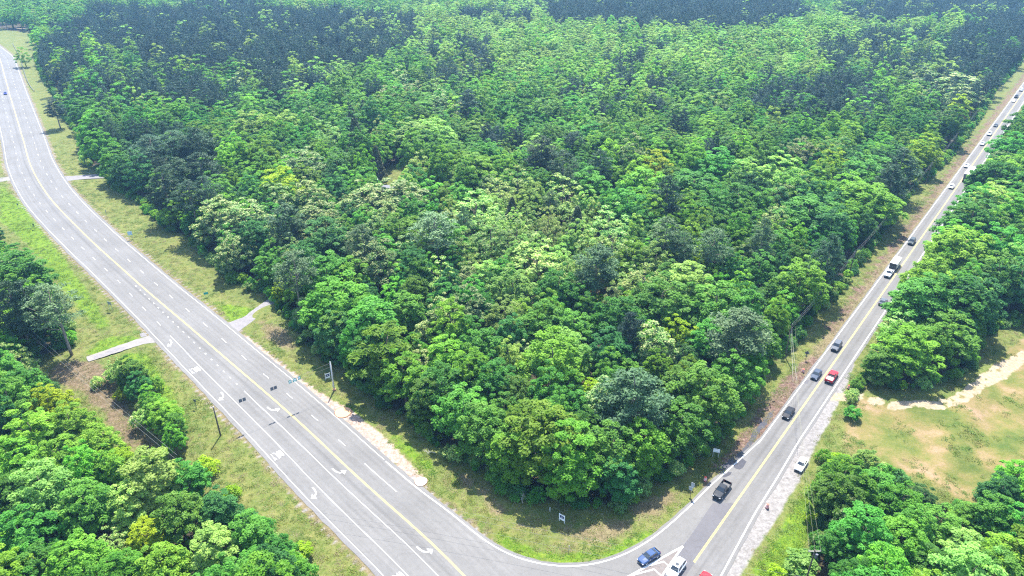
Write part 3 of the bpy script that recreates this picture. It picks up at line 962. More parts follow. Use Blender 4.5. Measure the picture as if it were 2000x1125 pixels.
def shape_broad(seed, R=5.0, H=15.0, base=0.16, ncl=130, nl=135, size=0.44, nsub=6, limbs=10, lobes=0.3, rc=(0.10, 0.11), **kw):
    """crown of several limbs' domes at different heights, each made of leaf clumps"""
    r = np.random.default_rng(seed)
    subs = [(0.0, 0.0, H * (0.52 + 0.04 * r.random()), R * 0.62, H * 0.46)]
    a0 = r.random() * 6.28
    for k in range(nsub):
        a = a0 + 2 * math.pi * k / nsub + r.normal() * 0.25
        q = R * (0.42 + 0.22 * r.random())
        rs = R * (0.36 + 0.16 * r.random())
        zt = H * (0.98 - 0.55 * lobes * r.random() - 0.32 * (q / R) ** 2 - lobes * 0.3)
        zc = zt * 0.56 + H * base * 0.2
        subs.append((math.cos(a) * q, math.sin(a) * q, zc, rs, zt - zc))
    C, RC, OUT = [], [], []
    tot = sum(t[3] ** 2 for t in subs)
    for (sx, sy, zc, rs, hz) in subs:
        n = max(6, int(ncl * rs * rs / tot))
        d = fib(n, r, -0.62)
        rcs = R * (rc[0] + rc[1] * r.random(n))
        jit = 0.74 + 0.46 * r.random((n, 1))
        P = d * np.c_[np.full(n, rs), np.full(n, rs), np.full(n, hz)] * jit + np.array([sx, sy, zc])
        C.append(P); RC.append(rcs); OUT.append(unit(d + 0.5 * unit(np.array([[sx, sy, 0.3 * R]]))))
    C, RC, OUT = np.concatenate(C), np.concatenate(RC), np.concatenate(OUT)
    rr = np.hypot(C[:, 0], C[:, 1])
    C[:, 2] = np.maximum(C[:, 2], H * base * (0.5 + 0.5 * r.random(len(C))))
    cr = crown_mesh("crown_shape", r, C, RC, OUT, nl, size, **kw)
    tr = trunk_mesh("trunk_shape", H, R * 0.058, C[r.choice(len(C), min(limbs, len(C)), replace=False)], r, BARK)
    return cr, tr, R, H


def shape_pine(seed, R=3.6, H=19.0, base=0.42, levels=11, per=6, nl=80, size=0.46, cone=1.0, **kw):
    r = np.random.default_rng(seed)
    C, RC, OUT = [], [], []
    for i in range(levels):
        t = i / (levels - 1)
        z = H * (base + (0.97 - base) * t)
        L_ = R * (1 - t ** (1.1 + cone)) * (0.65 + 0.35 * min(1, t * 5 + 0.35)) + 0.3
        k = max(2, int(per * (1 - 0.55 * t)))
        for j in range(k):
            a = 2.4 * i + 2 * math.pi * j / k + r.normal() * 0.3
            l = L_ * (0.7 + 0.4 * r.random())
            for q in ((0.5, 0.95) if l > 1.4 else (0.8,)):
                C.append((math.cos(a) * l * q, math.sin(a) * l * q, z + 0.25 * l * q + r.normal() * 0.25))
                RC.append(0.75 + 0.45 * r.random() * (1 - 0.4 * t))
                OUT.append((math.cos(a) * 0.5, math.sin(a) * 0.5, 0.7))
    C = np.array(C)
    cr = crown_mesh("crown_shape", r, C, np.array(RC), unit(np.array(OUT)), nl, size, aspect=0.45, flat=0.6, jit=0.75, **kw)
    tr = trunk_mesh("trunk_shape", H, 0.26, C[r.choice(len(C), 16, replace=False)], r, BARK_PALE, lean=0.5, top=0.97)
    return cr, tr, R, H


def shape_cedar(seed, R=2.0, H=9.0, nl=40, size=0.42):
    r = np.random.default_rng(seed)
    C, RC, OUT = [], [], []
    for i in range(60):
        t = (i / 59) ** 0.85
        a = i * 2.4
        l = R * (1 - t) ** 0.8 * (0.75 + 0.2 * r.random())
        C.append((math.cos(a) * l, math.sin(a) * l, 0.5 + (H - 0.9) * t)); RC.append(0.55 - 0.25 * t); OUT.append((math.cos(a), math.sin(a), 0.4))
    cr = crown_mesh("crown_shape", r, np.array(C), np.array(RC), unit(np.array(OUT)), nl, size)
    tr = trunk_mesh("trunk_shape", H, 0.16, [], r, BARK)
    return cr, tr, R, H


def shape_bare(seed, R=4.0, H=11.0):
    r = np.random.default_rng(seed)
    mb = MB()
    def grow(p, d, l, w, depth):
        q = p + d * l
        mid = (p + q) / 2 + Vector(r.normal(size=3) * l * 0.05)
        mb.tube([p, mid, q], [w, w * 0.8, w * 0.6], 4, cap=False)
        if depth == 0: return
        for k in range(3 if depth > 1 else 4):
            nd = (d + Vector(r.normal(size=3) * 0.55) + Vector((0, 0, 0.15))).normalized()
            grow(q if k else mid, nd, l * (0.62 + 0.2 * r.random()), w * 0.58, depth - 1)
    grow(Vector((0, 0, H * 0.3)), Vector((0, 0, 1)), H * 0.22, 0.16, 4)
    me = bpy.data.meshes.new("crown_shape"); me.from_pydata(mb.v, [], mb.f); me.materials.append(None); me.update()
    tr = trunk_mesh("trunk_shape", H * 0.4, 0.24, [], r, MATS["bare_twig"], top=0.8)
    return me, tr, R, H


def shape_shrub(seed, R=1.6, H=2.2, nl=70, size=0.34, ncl=16):
    r = np.random.default_rng(seed)
    d = fib(ncl, r, -0.2)
    C = d * np.array([R * 0.72, R * 0.72, H * 0.45]) * (0.5 + 0.8 * r.random((ncl, 1))) + np.array([0, 0, H * 0.42])
    cr = crown_mesh("crown_shape", r, C, R * (0.3 + 0.15 * r.random(ncl)), unit(d + np.array([0, 0, .3])), nl, size)
    tr = trunk_mesh("trunk_shape", H, 0.05, C[:6], r, BARK, sides=4, top=0.5)
    return cr, tr, R, H


NEAR = {
    'broad': [shape_broad(101, 5, 15), shape_broad(102, 5, 13.5, base=0.12, nsub=5), shape_broad(103, 5, 16.5, base=0.2, nsub=7, lobes=.4), shape_broad(104, 5, 14, ncl=140, nsub=8),
              shape_broad(105, 5, 15.5, base=0.14, nsub=4, lobes=.45), shape_broad(106, 5, 17, base=0.22, nsub=5, lobes=.35), shape_broad(107, 5, 15, nsub=3, lobes=.5), shape_broad(108, 5, 14.5, ncl=130, nsub=7, lobes=.25)],
    'feather': [shape_broad(121, 5, 14, ncl=100, nl=95, size=0.85, aspect=0.30, nsub=6, flat=0.6), shape_broad(122, 5, 15, ncl=96, nl=95, size=0.85, aspect=0.30, nsub=5, flat=0.6)],
    'airy': [shape_broad(131, 5, 14, base=0.25, ncl=84, nl=48, size=0.44, limbs=40, lobes=0.4), shape_broad(132, 5, 15, base=0.22, ncl=76, nl=52, size=0.44, limbs=40, lobes=0.45),
             shape_broad(133, 5, 12.5, base=0.2, ncl=90, nl=46, size=0.44, limbs=44, lobes=0.4)],
    'pine': [shape_pine(141), shape_pine(142, 3.6, 20, 0.5, cone=1.6, nl=56), shape_pine(143, 3.8, 17, 0.34, cone=0.7), shape_pine(144, 3.6, 21, 0.52, levels=10, cone=2.0, nl=54)],
    'cedar': [shape_cedar(151), shape_cedar(152, 2.2, 8)],
    'bare': [shape_bare(161), shape_bare(162)],
    'shrub': [shape_shrub(171), shape_shrub(172, 1.8, 1.9), shape_shrub(173, 1.4, 2.6)],
}
FAR = {
    'broad': [shape_broad(s, 5, h, ncl=n, nl=64, size=0.70, limbs=3, nsub=ns, rc=(.17, .10), jit=0.30, up=0.75, dirbias=0.9) for s, h, ns, n in ((201, 14, 3, 44), (202, 16, 2, 40), (203, 15, 4, 48), (204, 15, 0, 38), (205, 13, 3, 44))],
    'airy': [shape_broad(211, 5, 14, ncl=46, nl=34, size=0.70, limbs=10, lobes=0.4, jit=0.35)],
    'pine': [shape_pine(221, 3.6, 18, 0.35, levels=8, per=5, nl=40, size=0.62), shape_pine(222, 3.4, 20, 0.42, levels=8, per=5, nl=40, size=0.62, cone=1.8)],
    'cedar': [shape_cedar(231, nl=14, size=0.8)],
}
FAR['feather'] = FAR['broad']

KIND = {'mid': 'broadleaf_tree', 'deep': 'broadleaf_tree', 'bright': 'broadleaf_tree', 'lime': 'broadleaf_tree', 'feather': 'broadleaf_tree', 'cream': 'broadleaf_tree',
        'pale': 'broadleaf_tree', 'olive': 'broadleaf_tree', 'pine': 'pine_tree', 'pinedark': 'pine_tree', 'pinepale': 'pine_tree', 'cedar': 'cedar_tree', 'bare': 'bare_tree'}

# ------------------------------------------------------------------ trees that can be told apart: (u, v) of the crown's middle, crown width in survey pixels, species
HAND = [
    # front of the wood, along the corner
    (1110, 915, 125, 'bright'), (1058, 855, 150, 'bright'), (1000, 880, 95, 'bright'), (938, 845, 105, 'mid'), (905, 805, 100, 'mid'), (1192, 885, 112, 'mid'), (1216, 945, 84, 'deep'), (1280, 885, 105, 'bright'),
    (1350, 850, 105, 'mid'), (1405, 785, 125, 'mid'), (1330, 760, 95, 'mid'), (1160, 770, 62, 'lime'), (1120, 800, 80, 'mid'), (1237, 785, 125, 'pinepale'), (1078, 705, 115, 'bright'), (1190, 695, 95, 'deep'),
    (1272, 685, 95, 'cream'), (1018, 690, 50, 'cream'), (1442, 655, 108, 'pinepale'), (1322, 648, 72, 'lime'), (1062, 640, 92, 'mid'), (1205, 635, 100, 'mid'), (1292, 598, 125, 'mid'), (1395, 600, 115, 'mid'),
    (1255, 570, 105, 'olive'), (1345, 568, 105, 'pale'), (1172, 598, 44, 'lime'), (1380, 665, 80, 'mid'), (1440, 735, 90, 'mid'), (1490, 660, 75, 'mid'), (1470, 705, 70, 'bright'), (965, 745, 92, 'mid'), (1010, 775, 80, 'mid'),
    (940, 685, 92, 'mid'), (985, 625, 82, 'pale'), (1120, 640, 80, 'mid'), (870, 695, 84, 'bright'), (862, 760, 96, 'mid'), (805, 790, 84, 'mid'), (820, 712, 64, 'cream'), (755, 690, 130, 'feather'), (768, 752, 100, 'feather'),
    (690, 705, 86, 'mid'), (622, 672, 84, 'deep'), (665, 598, 135, 'bright'), (728, 640, 112, 'mid'), (602, 610, 52, 'cream'), (832, 652, 55, 'cream'), (795, 612, 80, 'mid'), (890, 628, 36, 'cedar'), (868, 590, 78, 'mid'),
    (900, 585, 55, 'cream'), (648, 655, 80, 'mid'), (530, 575, 36, 'lime'), (566, 545, 74, 'pinepale'), (592, 505, 40, 'lime'), (735, 522, 98, 'cream'), (640, 545, 92, 'mid'), (690, 555, 84, 'bright'), (860, 545, 78, 'olive'), (920, 545, 64, 'cream'),
    # middle, round the brick house
    (550, 368, 84, 'lime'), (594, 330, 92, 'cream'), (660, 335, 66, 'deep'), (700, 312, 46, 'cedar'), (738, 338, 34, 'cedar'), (480, 440, 100, 'cream'), (432, 432, 96, 'cream'), (500, 480, 80, 'deep'), (455, 495, 70, 'cream'), (622, 438, 98, 'cream'), (560, 440, 74, 'pinedark'),
    (718, 402, 108, 'cream'), (782, 395, 118, 'cream'), (782, 462, 96, 'bright'), (710, 482, 62, 'pinepale'), (852, 462, 84, 'pinepale'), (892, 490, 78, 'mid'), (874, 392, 62, 'bright'), (930, 338, 92, 'bright'), (905, 352, 60, 'pale'),
    (930, 420, 112, 'olive'), (975, 395, 70, 'olive'), (960, 470, 96, 'olive'), (640, 475, 96, 'deep'), (600, 470, 60, 'cream'), (690, 430, 60, 'deep'), (520, 520, 60, 'mid'), (820, 335, 60, 'olive'),
    (1050, 515, 118, 'olive'), (1010, 470, 90, 'olive'), (1125, 470, 44, 'cedar'), (1190, 445, 92, 'olive'), (1195, 490, 84, 'olive'), (1010, 365, 74, 'olive'), (1098, 390, 98, 'olive'), (1000, 450, 42, 'cedar'), (1070, 445, 70, 'olive'),
    (1165, 525, 84, 'pinepale'), (1300, 468, 62, 'pinepale'), (1335, 480, 48, 'pinepale'), (1390, 492, 64, 'pinepale'), (1360, 508, 46, 'lime'), (1452, 508, 56, 'olive'), (1490, 465, 52, 'pinepale'), (1278, 330, 72, 'lime'), (1302, 385, 60, 'pinedark'),
    (1260, 365, 96, 'bright'), (1172, 328, 46, 'pinedark'), (1058, 300, 62, 'pinedark'), (1100, 330, 52, 'pinedark'), (1352, 370, 112, 'mid'), (1455, 350, 64, 'pale'), (1280, 520, 80, 'pale'), (1230, 540, 62, 'olive'), (1400, 325, 84, 'mid'), (1440, 400, 84, 'mid'), (1480, 530, 70, 'mid'),
    (1390, 420, 80, 'mid'), (1225, 410, 80, 'mid'), (1150, 370, 84, 'mid'), (950, 545, 70, 'pale'), (1000, 570, 84, 'pale'), (1090, 575, 88, 'mid'),
    # along the side road
    (1560, 560, 100, 'bright'), (1520, 570, 70, 'mid'), (1575, 425, 130, 'mid'), (1620, 450, 80, 'deep'), (1690, 400, 120, 'bright'), (1650, 380, 80, 'bright'), (1690, 342, 105, 'mid'), (1770, 330, 70, 'pinedark'), (1745, 360, 56, 'pinedark'), (1830, 305, 66, 'lime'), (1630, 510, 60, 'pinedark'), (1520, 480, 62, 'mid'), (1560, 500, 56, 'mid'),
    (1520, 340, 80, 'pale'), (1560, 305, 72, 'cream'), (1620, 330, 62, 'lime'), (1540, 375, 80, 'mid'), (1870, 220, 50, 'lime'), (1870, 200, 62, 'cream'), (1800, 160, 80, 'cream'), (1870, 170, 90, 'cream'), (1840, 240, 60, 'deep'),
    # along the highway
    (214, 325, 60, 'bright'), (245, 335, 56, 'deep'), (282, 345, 62, 'deep'), (318, 368, 64, 'pinedark'), (350, 345, 64, 'pinedark'), (395, 335, 74, 'pinedark'), (370, 395, 62, 'pinedark'), (402, 385, 52, 'pinedark'), (330, 418, 46, 'bright'), (360, 440, 46, 'mid'), (425, 382, 66, 'mid'), (300, 300, 70, 'pinedark'), (340, 290, 60, 'pinedark'), (385, 285, 70, 'pinedark'),
    (425, 352, 36, 'bare'), (724, 268, 30, 'bare'), (1068, 250, 26, 'bare'), (103, 202, 36, 'pine'), (140, 230, 50, 'mid'), (185, 250, 62, 'bright'), (178, 290, 60, 'bright'), (110, 140, 34, 'lime'), (60, 85, 36, 'bright'), (45, 110, 30, 'bright'),
    (492, 250, 78, 'pale'), (560, 250, 62, 'pale'), (640, 270, 70, 'olive'), (690, 255, 30, 'cedar'), (800, 270, 90, 'pale'), (850, 265, 80, 'pale'), (760, 200, 56, 'cream'), (915, 205, 46, 'pine'),
    # east of the side road
    (1855, 590, 120, 'mid'), (1795, 590, 120, 'mid'), (1740, 640, 74, 'olive'), (1765, 665, 80, 'bright'), (1800, 705, 110, 'feather'), (1720, 712, 72, 'mid'), (1850, 650, 100, 'mid'), (1910, 600, 100, 'deep'), (1735, 595, 74, 'mid'),
    (1880, 490, 118, 'bright'), (1820, 465, 70, 'bright'), (1785, 555, 100, 'bright'), (1850, 425, 104, 'mid'), (1950, 490, 96, 'mid'), (1930, 400, 90, 'pale'), (1880, 405, 70, 'mid'), (1900, 345, 90, 'mid'), (1950, 345, 80, 'bright'), (1960, 290, 72, 'mid'), (1985, 245, 62, 'mid'), (1940, 550, 90, 'mid'), (1985, 560, 90, 'deep'), (1975, 420, 80, 'bright'),
    # corner south of the field
    (1650, 930, 96, 'bright'), (1640, 975, 96, 'mid'), (1690, 905, 56, 'pale'), (1710, 950, 84, 'mid'), (1640, 1030, 40, 'cream'), (1665, 1000, 44, 'cream'), (1690, 1040, 110, 'mid'), (1640, 1070, 80, 'mid'), (1760, 985, 90, 'bright'), (1800, 975, 62, 'deep'), (1760, 1060, 110, 'bright'), (1830, 1030, 96, 'mid'), (1890, 1010, 62, 'mid'), (1880, 1075, 100, 'pale'), (1945, 960, 74, 'deep'), (1985, 940, 80, 'bright'), (1940, 1010, 90, 'mid'), (1985, 1030, 90, 'mid'), (1960, 1095, 100, 'bright'), (1820, 1110, 96, 'mid'), (1700, 1110, 96, 'mid'), (1800, 1010, 34, 'cedar'),
    # west of the highway
    (252, 728, 62, 'mid'), (228, 722, 40, 'olive'), (268, 752, 44, 'deep'), (292, 780, 40, 'bright'), (300, 806, 40, 'mid'), (338, 856, 40, 'bright'), (318, 812, 66, 'bright'), (345, 835, 46, 'mid'),
    (42, 540, 112, 'mid'), (110, 610, 84, 'pinepale'), (105, 655, 62, 'deep'), (60, 600, 70, 'pinedark'), (20, 610, 70, 'pinedark'), (12, 450, 50, 'deep'), (15, 500, 60, 'mid'), (15, 670, 62, 'bright'), (55, 700, 70, 'olive'), (40, 760, 90, 'mid'), (95, 790, 76, 'lime'), (140, 830, 84, 'bright'), (60, 840, 100, 'bright'), (20, 900, 100, 'bright'), (120, 890, 96, 'bright'), (200, 870, 86, 'bright'), (240, 905, 60, 'lime'),
    (300, 940, 120, 'pale'), (260, 985, 96, 'pale'), (370, 940, 80, 'mid'), (90, 960, 120, 'pale'), (170, 980, 104, 'mid'), (350, 1010, 100, 'mid'), (430, 1000, 84, 'deep'), (290, 1050, 80, 'lime'), (220, 1060, 62, 'olive'), (490, 1045, 92, 'mid'), (540, 1080, 70, 'mid'), (420, 1075, 100, 'pale'), (150, 1090, 110, 'bright'), (40, 1040, 110, 'mid'), (320, 1110, 100, 'bright'), (570, 1108, 60, 'bright'), (500, 1110, 84, 'mid'), (240, 1115, 90, 'bright'), (70, 1110, 100, 'mid'), (20, 970, 90, 'mid'),
]
SHRUBS = [(285, 790, 36, 'olive'), (300, 755, 34, 'bright'), (225, 735, 36, 'olive'), (238, 770, 30, 'lime'), (190, 745, 26, 'olive'), (1665, 806, 30, 'mid'), (400, 915, 44, 'lime'), (450, 965, 34, 'lime'), (590, 1075, 36, 'lime'), (1590, 1010, 30, 'lime'), (1612, 890, 30, 'bright'), (1560, 1110, 60, 'pale'), (1520, 1125, 40, 'lime'), (280, 820, 40, 'olive'), (1640, 905, 40, 'lime')]

trees = []          # x, y, R, H, species, hand?
def zone_ok(P, R):
    ok = np.zeros(len(P), bool)
    return ok


for (u, v, w, s) in HAND:
    fam = SPECIES[s][1]
    hz = {'pine': 14.0, 'cedar': 4.5, 'bare': 7.0}.get(fam, 8.0)
    p = G(u, v, hz)
    _, _, sc = PJ(p[0], p[1], hz)
    R = w / 2 / sc * 1.04
    if fam == 'cedar': H = R * 4.3
    elif fam == 'pine': H = min(max(R * 4.6, 15), 22) if w > 40 else 17
    elif fam == 'bare': H = R * 2.6
    else: H = min(max(R * 2.35, 8.0), 18.0)
    if u > 1690 and v > 630 and u < 1900: H *= 0.82
    if abs(H * 0.55 - hz) > 1.5 and fam in ('broad', 'feather', 'airy'):
        p = G(u, v, H * 0.55)
    if v < 1000 and s != 'bare':
        for _ in range(6):
            sd = [signed_poly(p[None], F)[0] for F in FORESTS]
            kf = int(np.argmax(sd))
            if sd[kf] > 0.66 * R or sd[kf] < -3.5: break
            e_ = 0.5
            gx_ = signed_poly(p[None] + np.array([[e_, 0]]), FORESTS[kf])[0] - sd[kf]; gy_ = signed_poly(p[None] + np.array([[0, e_]]), FORESTS[kf])[0] - sd[kf]
            g_ = np.array([gx_, gy_]); g_ /= max(np.hypot(*g_), 1e-6)
            p = p + g_ * min(1.2, 0.66 * R - sd[kf] + 0.1)
    trees.append((p[0], p[1], R, H, s, 1))

# fill: jittered rows, species by zones of the wood
ZONES = [  # survey ellipse (u, v, ru, rv), {species: weight}
    (420, 70, 330, 62, dict(pine=.80, pale=.14, mid=.06)), (130, 115, 105, 55, dict(pine=.6, bright=.26, mid=.14)), (300, 175, 170, 30, dict(pine=.68, mid=.12, bright=.10, pale=.10)), (310, 290, 120, 50, dict(pinedark=.5, deep=.38, mid=.12)),
    (620, 110, 130, 40, dict(pine=.6, pale=.3, mid=.1)), (890, 115, 80, 45, dict(pine=.45, pale=.35, bright=.2)), (1330, 22, 260, 30, dict(pine=.86, pale=.14)), (1100, 30, 200, 14, dict(pine=.45, pale=.55)), (1850, 20, 200, 24, dict(pine=.7, pale=.3)), (1960, 85, 110, 80, dict(pine=.8, mid=.1, pale=.1)),
    (1760, 110, 150, 50, dict(pine=.5, pale=.33, mid=.17)), (1600, 190, 150, 46, dict(pine=.5, mid=.2, bright=.2, pale=.1)), (1200, 150, 130, 46, dict(pine=.3, bright=.4, pale=.3)), (1890, 190, 90, 40, dict(pine=.4, cream=.4, mid=.2)), (560, 145, 90, 40, dict(pine=.6, pale=.3, mid=.1)), (730, 60, 90, 40, dict(pine=.5, pale=.5)),
    (400, 215, 260, 40, dict(mid=.62, bright=.26, pine=.08, cream=.04)), (700, 200, 260, 36, dict(mid=.62, bright=.2, cream=.06, pine=.12)), (1050, 480, 160, 110, dict(olive=.55, pale=.2, mid=.15, pinepale=.1)), (620, 450, 190, 90, dict(cream=.4, mid=.3, deep=.3)),
    (1300, 90, 400, 70, dict(pale=.55, bright=.35, mid=.05, pine=.05)), (1000, 60, 300, 60, dict(pale=.65, bright=.2, pine=.15)), (1250, 230, 350, 80, dict(bright=.35, mid=.4, pale=.15, pine=.1)), (1700, 60, 260, 50, dict(pale=.6, bright=.25, pine=.15)),
    (150, 1000, 320, 200, dict(bright=.45, mid=.3, pale=.2, olive=.05)), (1850, 1060, 260, 120, dict(mid=.5, bright=.35, pale=.1, cream=.05)), (1880, 520, 200, 200, dict(mid=.5, bright=.3, pale=.1, deep=.1)),
]
DEFAULT = dict(mid=.42, bright=.24, deep=.12, feather=.05, cream=.05, pale=.09, pine=.03)


def pick_species(u, v, q, nz):
    for (cu, cv, ru, rv, w) in ZONES:
        if ((u - cu) / ru) ** 2 + ((v - cv) / rv) ** 2 < 1 + 0.6 * nz:
            break
    else:
        w = DEFAULT
    t = 0.0
    for s, p in w.items():
        t += p
        if q <= t: return s
    return s


def fill_rows(y0, y1, sp_, jit):
    xs = []
    y = y0
    r = 0
    while y < y1:
        half = 123.1 * 1000 / (189400 / (y + 59.1)) * 1.0 + 45
        n = int(2 * half / sp_)
        x = -half + (np.arange(n) + 0.5 * (r % 2)) * sp_
        xs.append(np.c_[x, np.full(n, y)])
        y += sp_ * 0.87
        r += 1
    P = np.concatenate(xs)
    return P + rng.uniform(-jit, jit, P.shape) * sp_


HANDXY = np.array([(t[0], t[1], t[2]) for t in trees])
PADS = []           # places kept free (filled in below): x, y, radius
for u, v, rr in ((770, 368, 11),):
    g = G(u, v, 3.0); PADS.append((g[0], g[1], rr))
for y0, y1, spc, jit in ((60, 250, 7.5, 0.31), (250, 560, 9.4, 0.33), (560, 1330, 11.2, 0.34)):
    P = fill_rows(y0, y1, spc, jit)
    inside = np.zeros(len(P), bool)
    sdv_all = np.full(len(P), -1.0)
    for F in FORESTS:
        sd = np.where(in_poly(P, F), dist_line(P, np.r_[F, F[:1]]), -1)
        inside |= sd > 2.4
        sdv_all = np.maximum(sdv_all, sd)
    for C in CLEARINGS:
        inside &= ~in_poly(P, C)
    d_sr_ = (P - SR_C0) @ SR_N
    inside &= ~((d_sr_ < 8.5) & (d_sr_ > -7.5)) | (P[:, 1] < 80)
    P = P[inside]; sdv = sdv_all[inside]
    uv = np.array([PJ(x, y, 11.0) for x, y in P])
    q = rng.random(len(P)); rr = rng.random(len(P))
    nzv = fbm(P, 0.02, 1.7, 3)
    nz2 = fbm(P, 0.035, 8.8, 2)
    nz3 = fbm(P, 0.016, 21.3, 3)
    q = np.clip(0.72 * q + 0.28 * (0.5 + 1.1 * nz2), 0, 0.9999)
    for i in range(len(P)):
        s = pick_species(uv[i, 0], uv[i, 1], q[i], nzv[i])
        fam = SPECIES[s][1]
        if fam == 'pine':
            R = 2.6 + 1.4 * rr[i]; H = 15 + 6 * rng.random()
        elif fam == 'cedar':
            R = 1.8; H = 7.5
        else:
            R = 3.5 + 2.7 * rr[i] ** 1.4; H = 9.8 + 3.4 * (R - 3.5) / 2.0 + 4.5 * rng.random()
        if y0 > 200 and nz3[i] > 0.34 and rng.random() < 0.4: continue
        if y0 > 200 and fam not in ('pine', 'cedar'): R = (4.4 if y0 < 500 else 5.0) + 3.0 * rr[i] ** 1.2; H = (11.0 + 0.9 * (R - 4) + 6.5 * rng.random() ** 1.6) * (1 + 0.35 * nz3[i])
        if min(sdv[i], 9) < 0.72 * R: continue
        if len(HANDXY) and P[i, 1] < 620:
            dd = np.hypot(HANDXY[:, 0] - P[i, 0], HANDXY[:, 1] - P[i, 1]) - 0.53 * (HANDXY[:, 2] + R)
            if dd.min() < 0: continue
        if any((P[i, 0] - a) ** 2 + (P[i, 1] - b) ** 2 < c * c for a, b, c in PADS): continue
        trees.append((P[i, 0], P[i, 1], R, H, s, 0))
        # dense plantation pines stand closer
        if fam == 'pine' and y0 > 200:
          for rep_ in range(1 if y0 < 500 else 2):
            a = rng.random() * 6.28
            trees.append((P[i, 0] + 5 * math.cos(a), P[i, 1] + 5 * math.sin(a), 2.6 + 1.0 * rng.random(), 14 + 6 * rng.random(), s, 0))

# ---- which are built one by one: the ones that show largest
proj = np.array([PJ(t[0], t[1], t[3] * 0.6) for t in trees])
inview = (proj[:, 0] > -15) & (proj[:, 0] < 2015) & (proj[:, 1] > -10) & (proj[:, 1] < 1150)
size_px = proj[:, 2] * np.array([t[2] for t in trees])
score = proj[:, 2] + np.array([1.6 if t[5] else 0.0 for t in trees])
single = np.zeros(len(trees), bool)
kinds = np.array([KIND[t[4]] for t in trees])
for kname, cap in (('broadleaf_tree', 300), ('pine_tree', 110), ('cedar_tree', 40), ('bare_tree', 10)):
    c = np.nonzero(inview & (kinds == kname))[0]
    c = c[np.argsort(-score[c])][:cap]
    single[c] = True

# ------------------------------------------------------------------ the labels: look + what stands nearby
LOOK = {'mid': 'mid green', 'deep': 'dark bluish green', 'bright': 'bright green', 'lime': 'yellow-green', 'feather': 'feathery bright green', 'cream': 'cream tasselled', 'pale': 'pale green', 'olive': 'airy olive green',
        'pine': 'dark blue-green', 'pinedark': 'dark green', 'pinepale': 'grey-green', 'cedar': 'narrow dark', 'bare': 'bare grey'}
NOUN = {'broadleaf_tree': 'broadleaf tree', 'pine_tree': 'pine', 'cedar_tree': 'cedar', 'bare_tree': 'leafless tree', 'shrub': 'bush'}
MARKS = [((1097, 1015), 'the white corner board'), ((653, 760), 'the pale span pole'), ((670, 808), 'the orange dirt disc'), ((822, 942), 'the pale dirt disc'), ((1265, 1092), 'the blue sedan'), ((1408, 960), 'the black pickup'),
         ((1397, 895), 'the white two-post sign'), ((1349, 965), 'the tall stacked signs'), ((1534, 694), 'the dark utility pole'), ((1575, 700), 'the cross-shaped sign'), ((520, 600), 'the paved drive mouth'),
         ((742, 380), 'the brick chimney'), ((808, 372), 'the grey roof'), ((724, 285), 'the bare grey tree'), ((405, 575), 'the teal sign'), ((257, 462), 'the pale blue sign'), ((210, 425), 'the thin verge post'),
         ((190, 347), 'the shaded drive'), ((45, 130), 'the guardrail'), ((1748, 512), 'the white box trailer'), ((1779, 473), 'the dark grey car'), ((1857, 365), 'the white hatchback'), ((1885, 352), 'the semi trailer'),
         ((1935, 262), 'the queue of cars'), ((1990, 185), 'the end of the queue'), ((1565, 912), 'the parked white car'), ((1629, 742), 'the red pickup'), ((1595, 733), 'the silver sedan'), ((1634, 678), 'the grey sedan'), ((1543, 810), 'the black sedan'),
         ((1850, 790), 'the dirt track bend'), ((1985, 700), 'the bare track end'), ((1800, 880), 'the open field'), ((1665, 815), 'the lone field bush'), ((172, 702), 'the pale drive end'), ((216, 615), 'the grey two-post sign'), ((25, 650), 'the pole with two wires'),
         ((381, 800), 'the small dark sign'), ((431, 851), 'the dark span pole'), ((200, 770), 'the brown brush patch'), ((1592, 1090), 'the pole by the gravel'), ((1000, 970), 'the dead branches'), ((800, 330), 'the lawn clearing'), ((1195, 595), 'the straw clearing'),
         ((425, 365), 'the pale dead snag'), ((1068, 262), 'the far grey snag'), ((330, 850), 'the roadside bushes'), ((110, 660), 'the red soil bank'), ((1500, 1090), 'the weedy gravel verge')]
MXY = [(G(*p), t) for p, t in MARKS]
# trees of a rare look serve as marks too
ORD = ['', 'second ', 'third ', 'fourth ', 'fifth ', 'sixth ', 'seventh ', 'eighth ', 'ninth ', 'tenth ', 'eleventh ', 'twelfth ', 'thirteenth ', 'fourteenth ', 'fifteenth ', 'sixteenth ', 'seventeenth ', 'eighteenth ', 'nineteenth ', 'twentieth ']


def where(x, y):
    d = [(math.hypot(m[0] - x, (m[1] - y)), t, m) for m, t in MXY]
    dist, t, m = min(d, key=lambda q: q[0])
    dx, dy = x - m[0], y - m[1]
    if dist > 45: rel = 'deep in the wood beyond' if dy > 0 else 'some way in front of'
    elif abs(dy) > abs(dx) * 1.2: rel = 'behind' if dy > 0 else 'in front of'
    else: rel = 'to the right of' if dx > 0 else 'to the left of'
    return dist, rel, t


def size_word(R, H, kn):
    if kn == 'broadleaf_tree': return 'small' if R < 3.7 else ('broad' if R > 5.6 else '')
    if kn == 'pine_tree': return 'slender' if R < 3.2 else ('broad' if R > 4.4 else '')
    return ''


def make_labels(items):
    """items: list of (key, x, y, look, noun, sizeword) -> {key: label}, each single"""
    by = {}
    for key, x, y, look, noun, szw in items:
        d, rel, t = where(x, y)
        by.setdefault((szw, look, noun, rel, t), []).append((d, key))
    out = {}
    for (szw, look, noun, rel, t), L_ in by.items():
        L_.sort()
        for i, (d, key) in enumerate(L_):
            if len(L_) == 1:
                lab = f"{szw} {look} {noun} standing {rel} {t}"
            elif i == 0:
                lab = f"nearest {szw} {look} {noun} {rel} {t}"
            else:
                lab = f"{ORD[min(i, len(ORD) - 1)]}{szw} {look} {noun} back, {rel} {t}"
            out[key] = " ".join(lab.split())
    return out


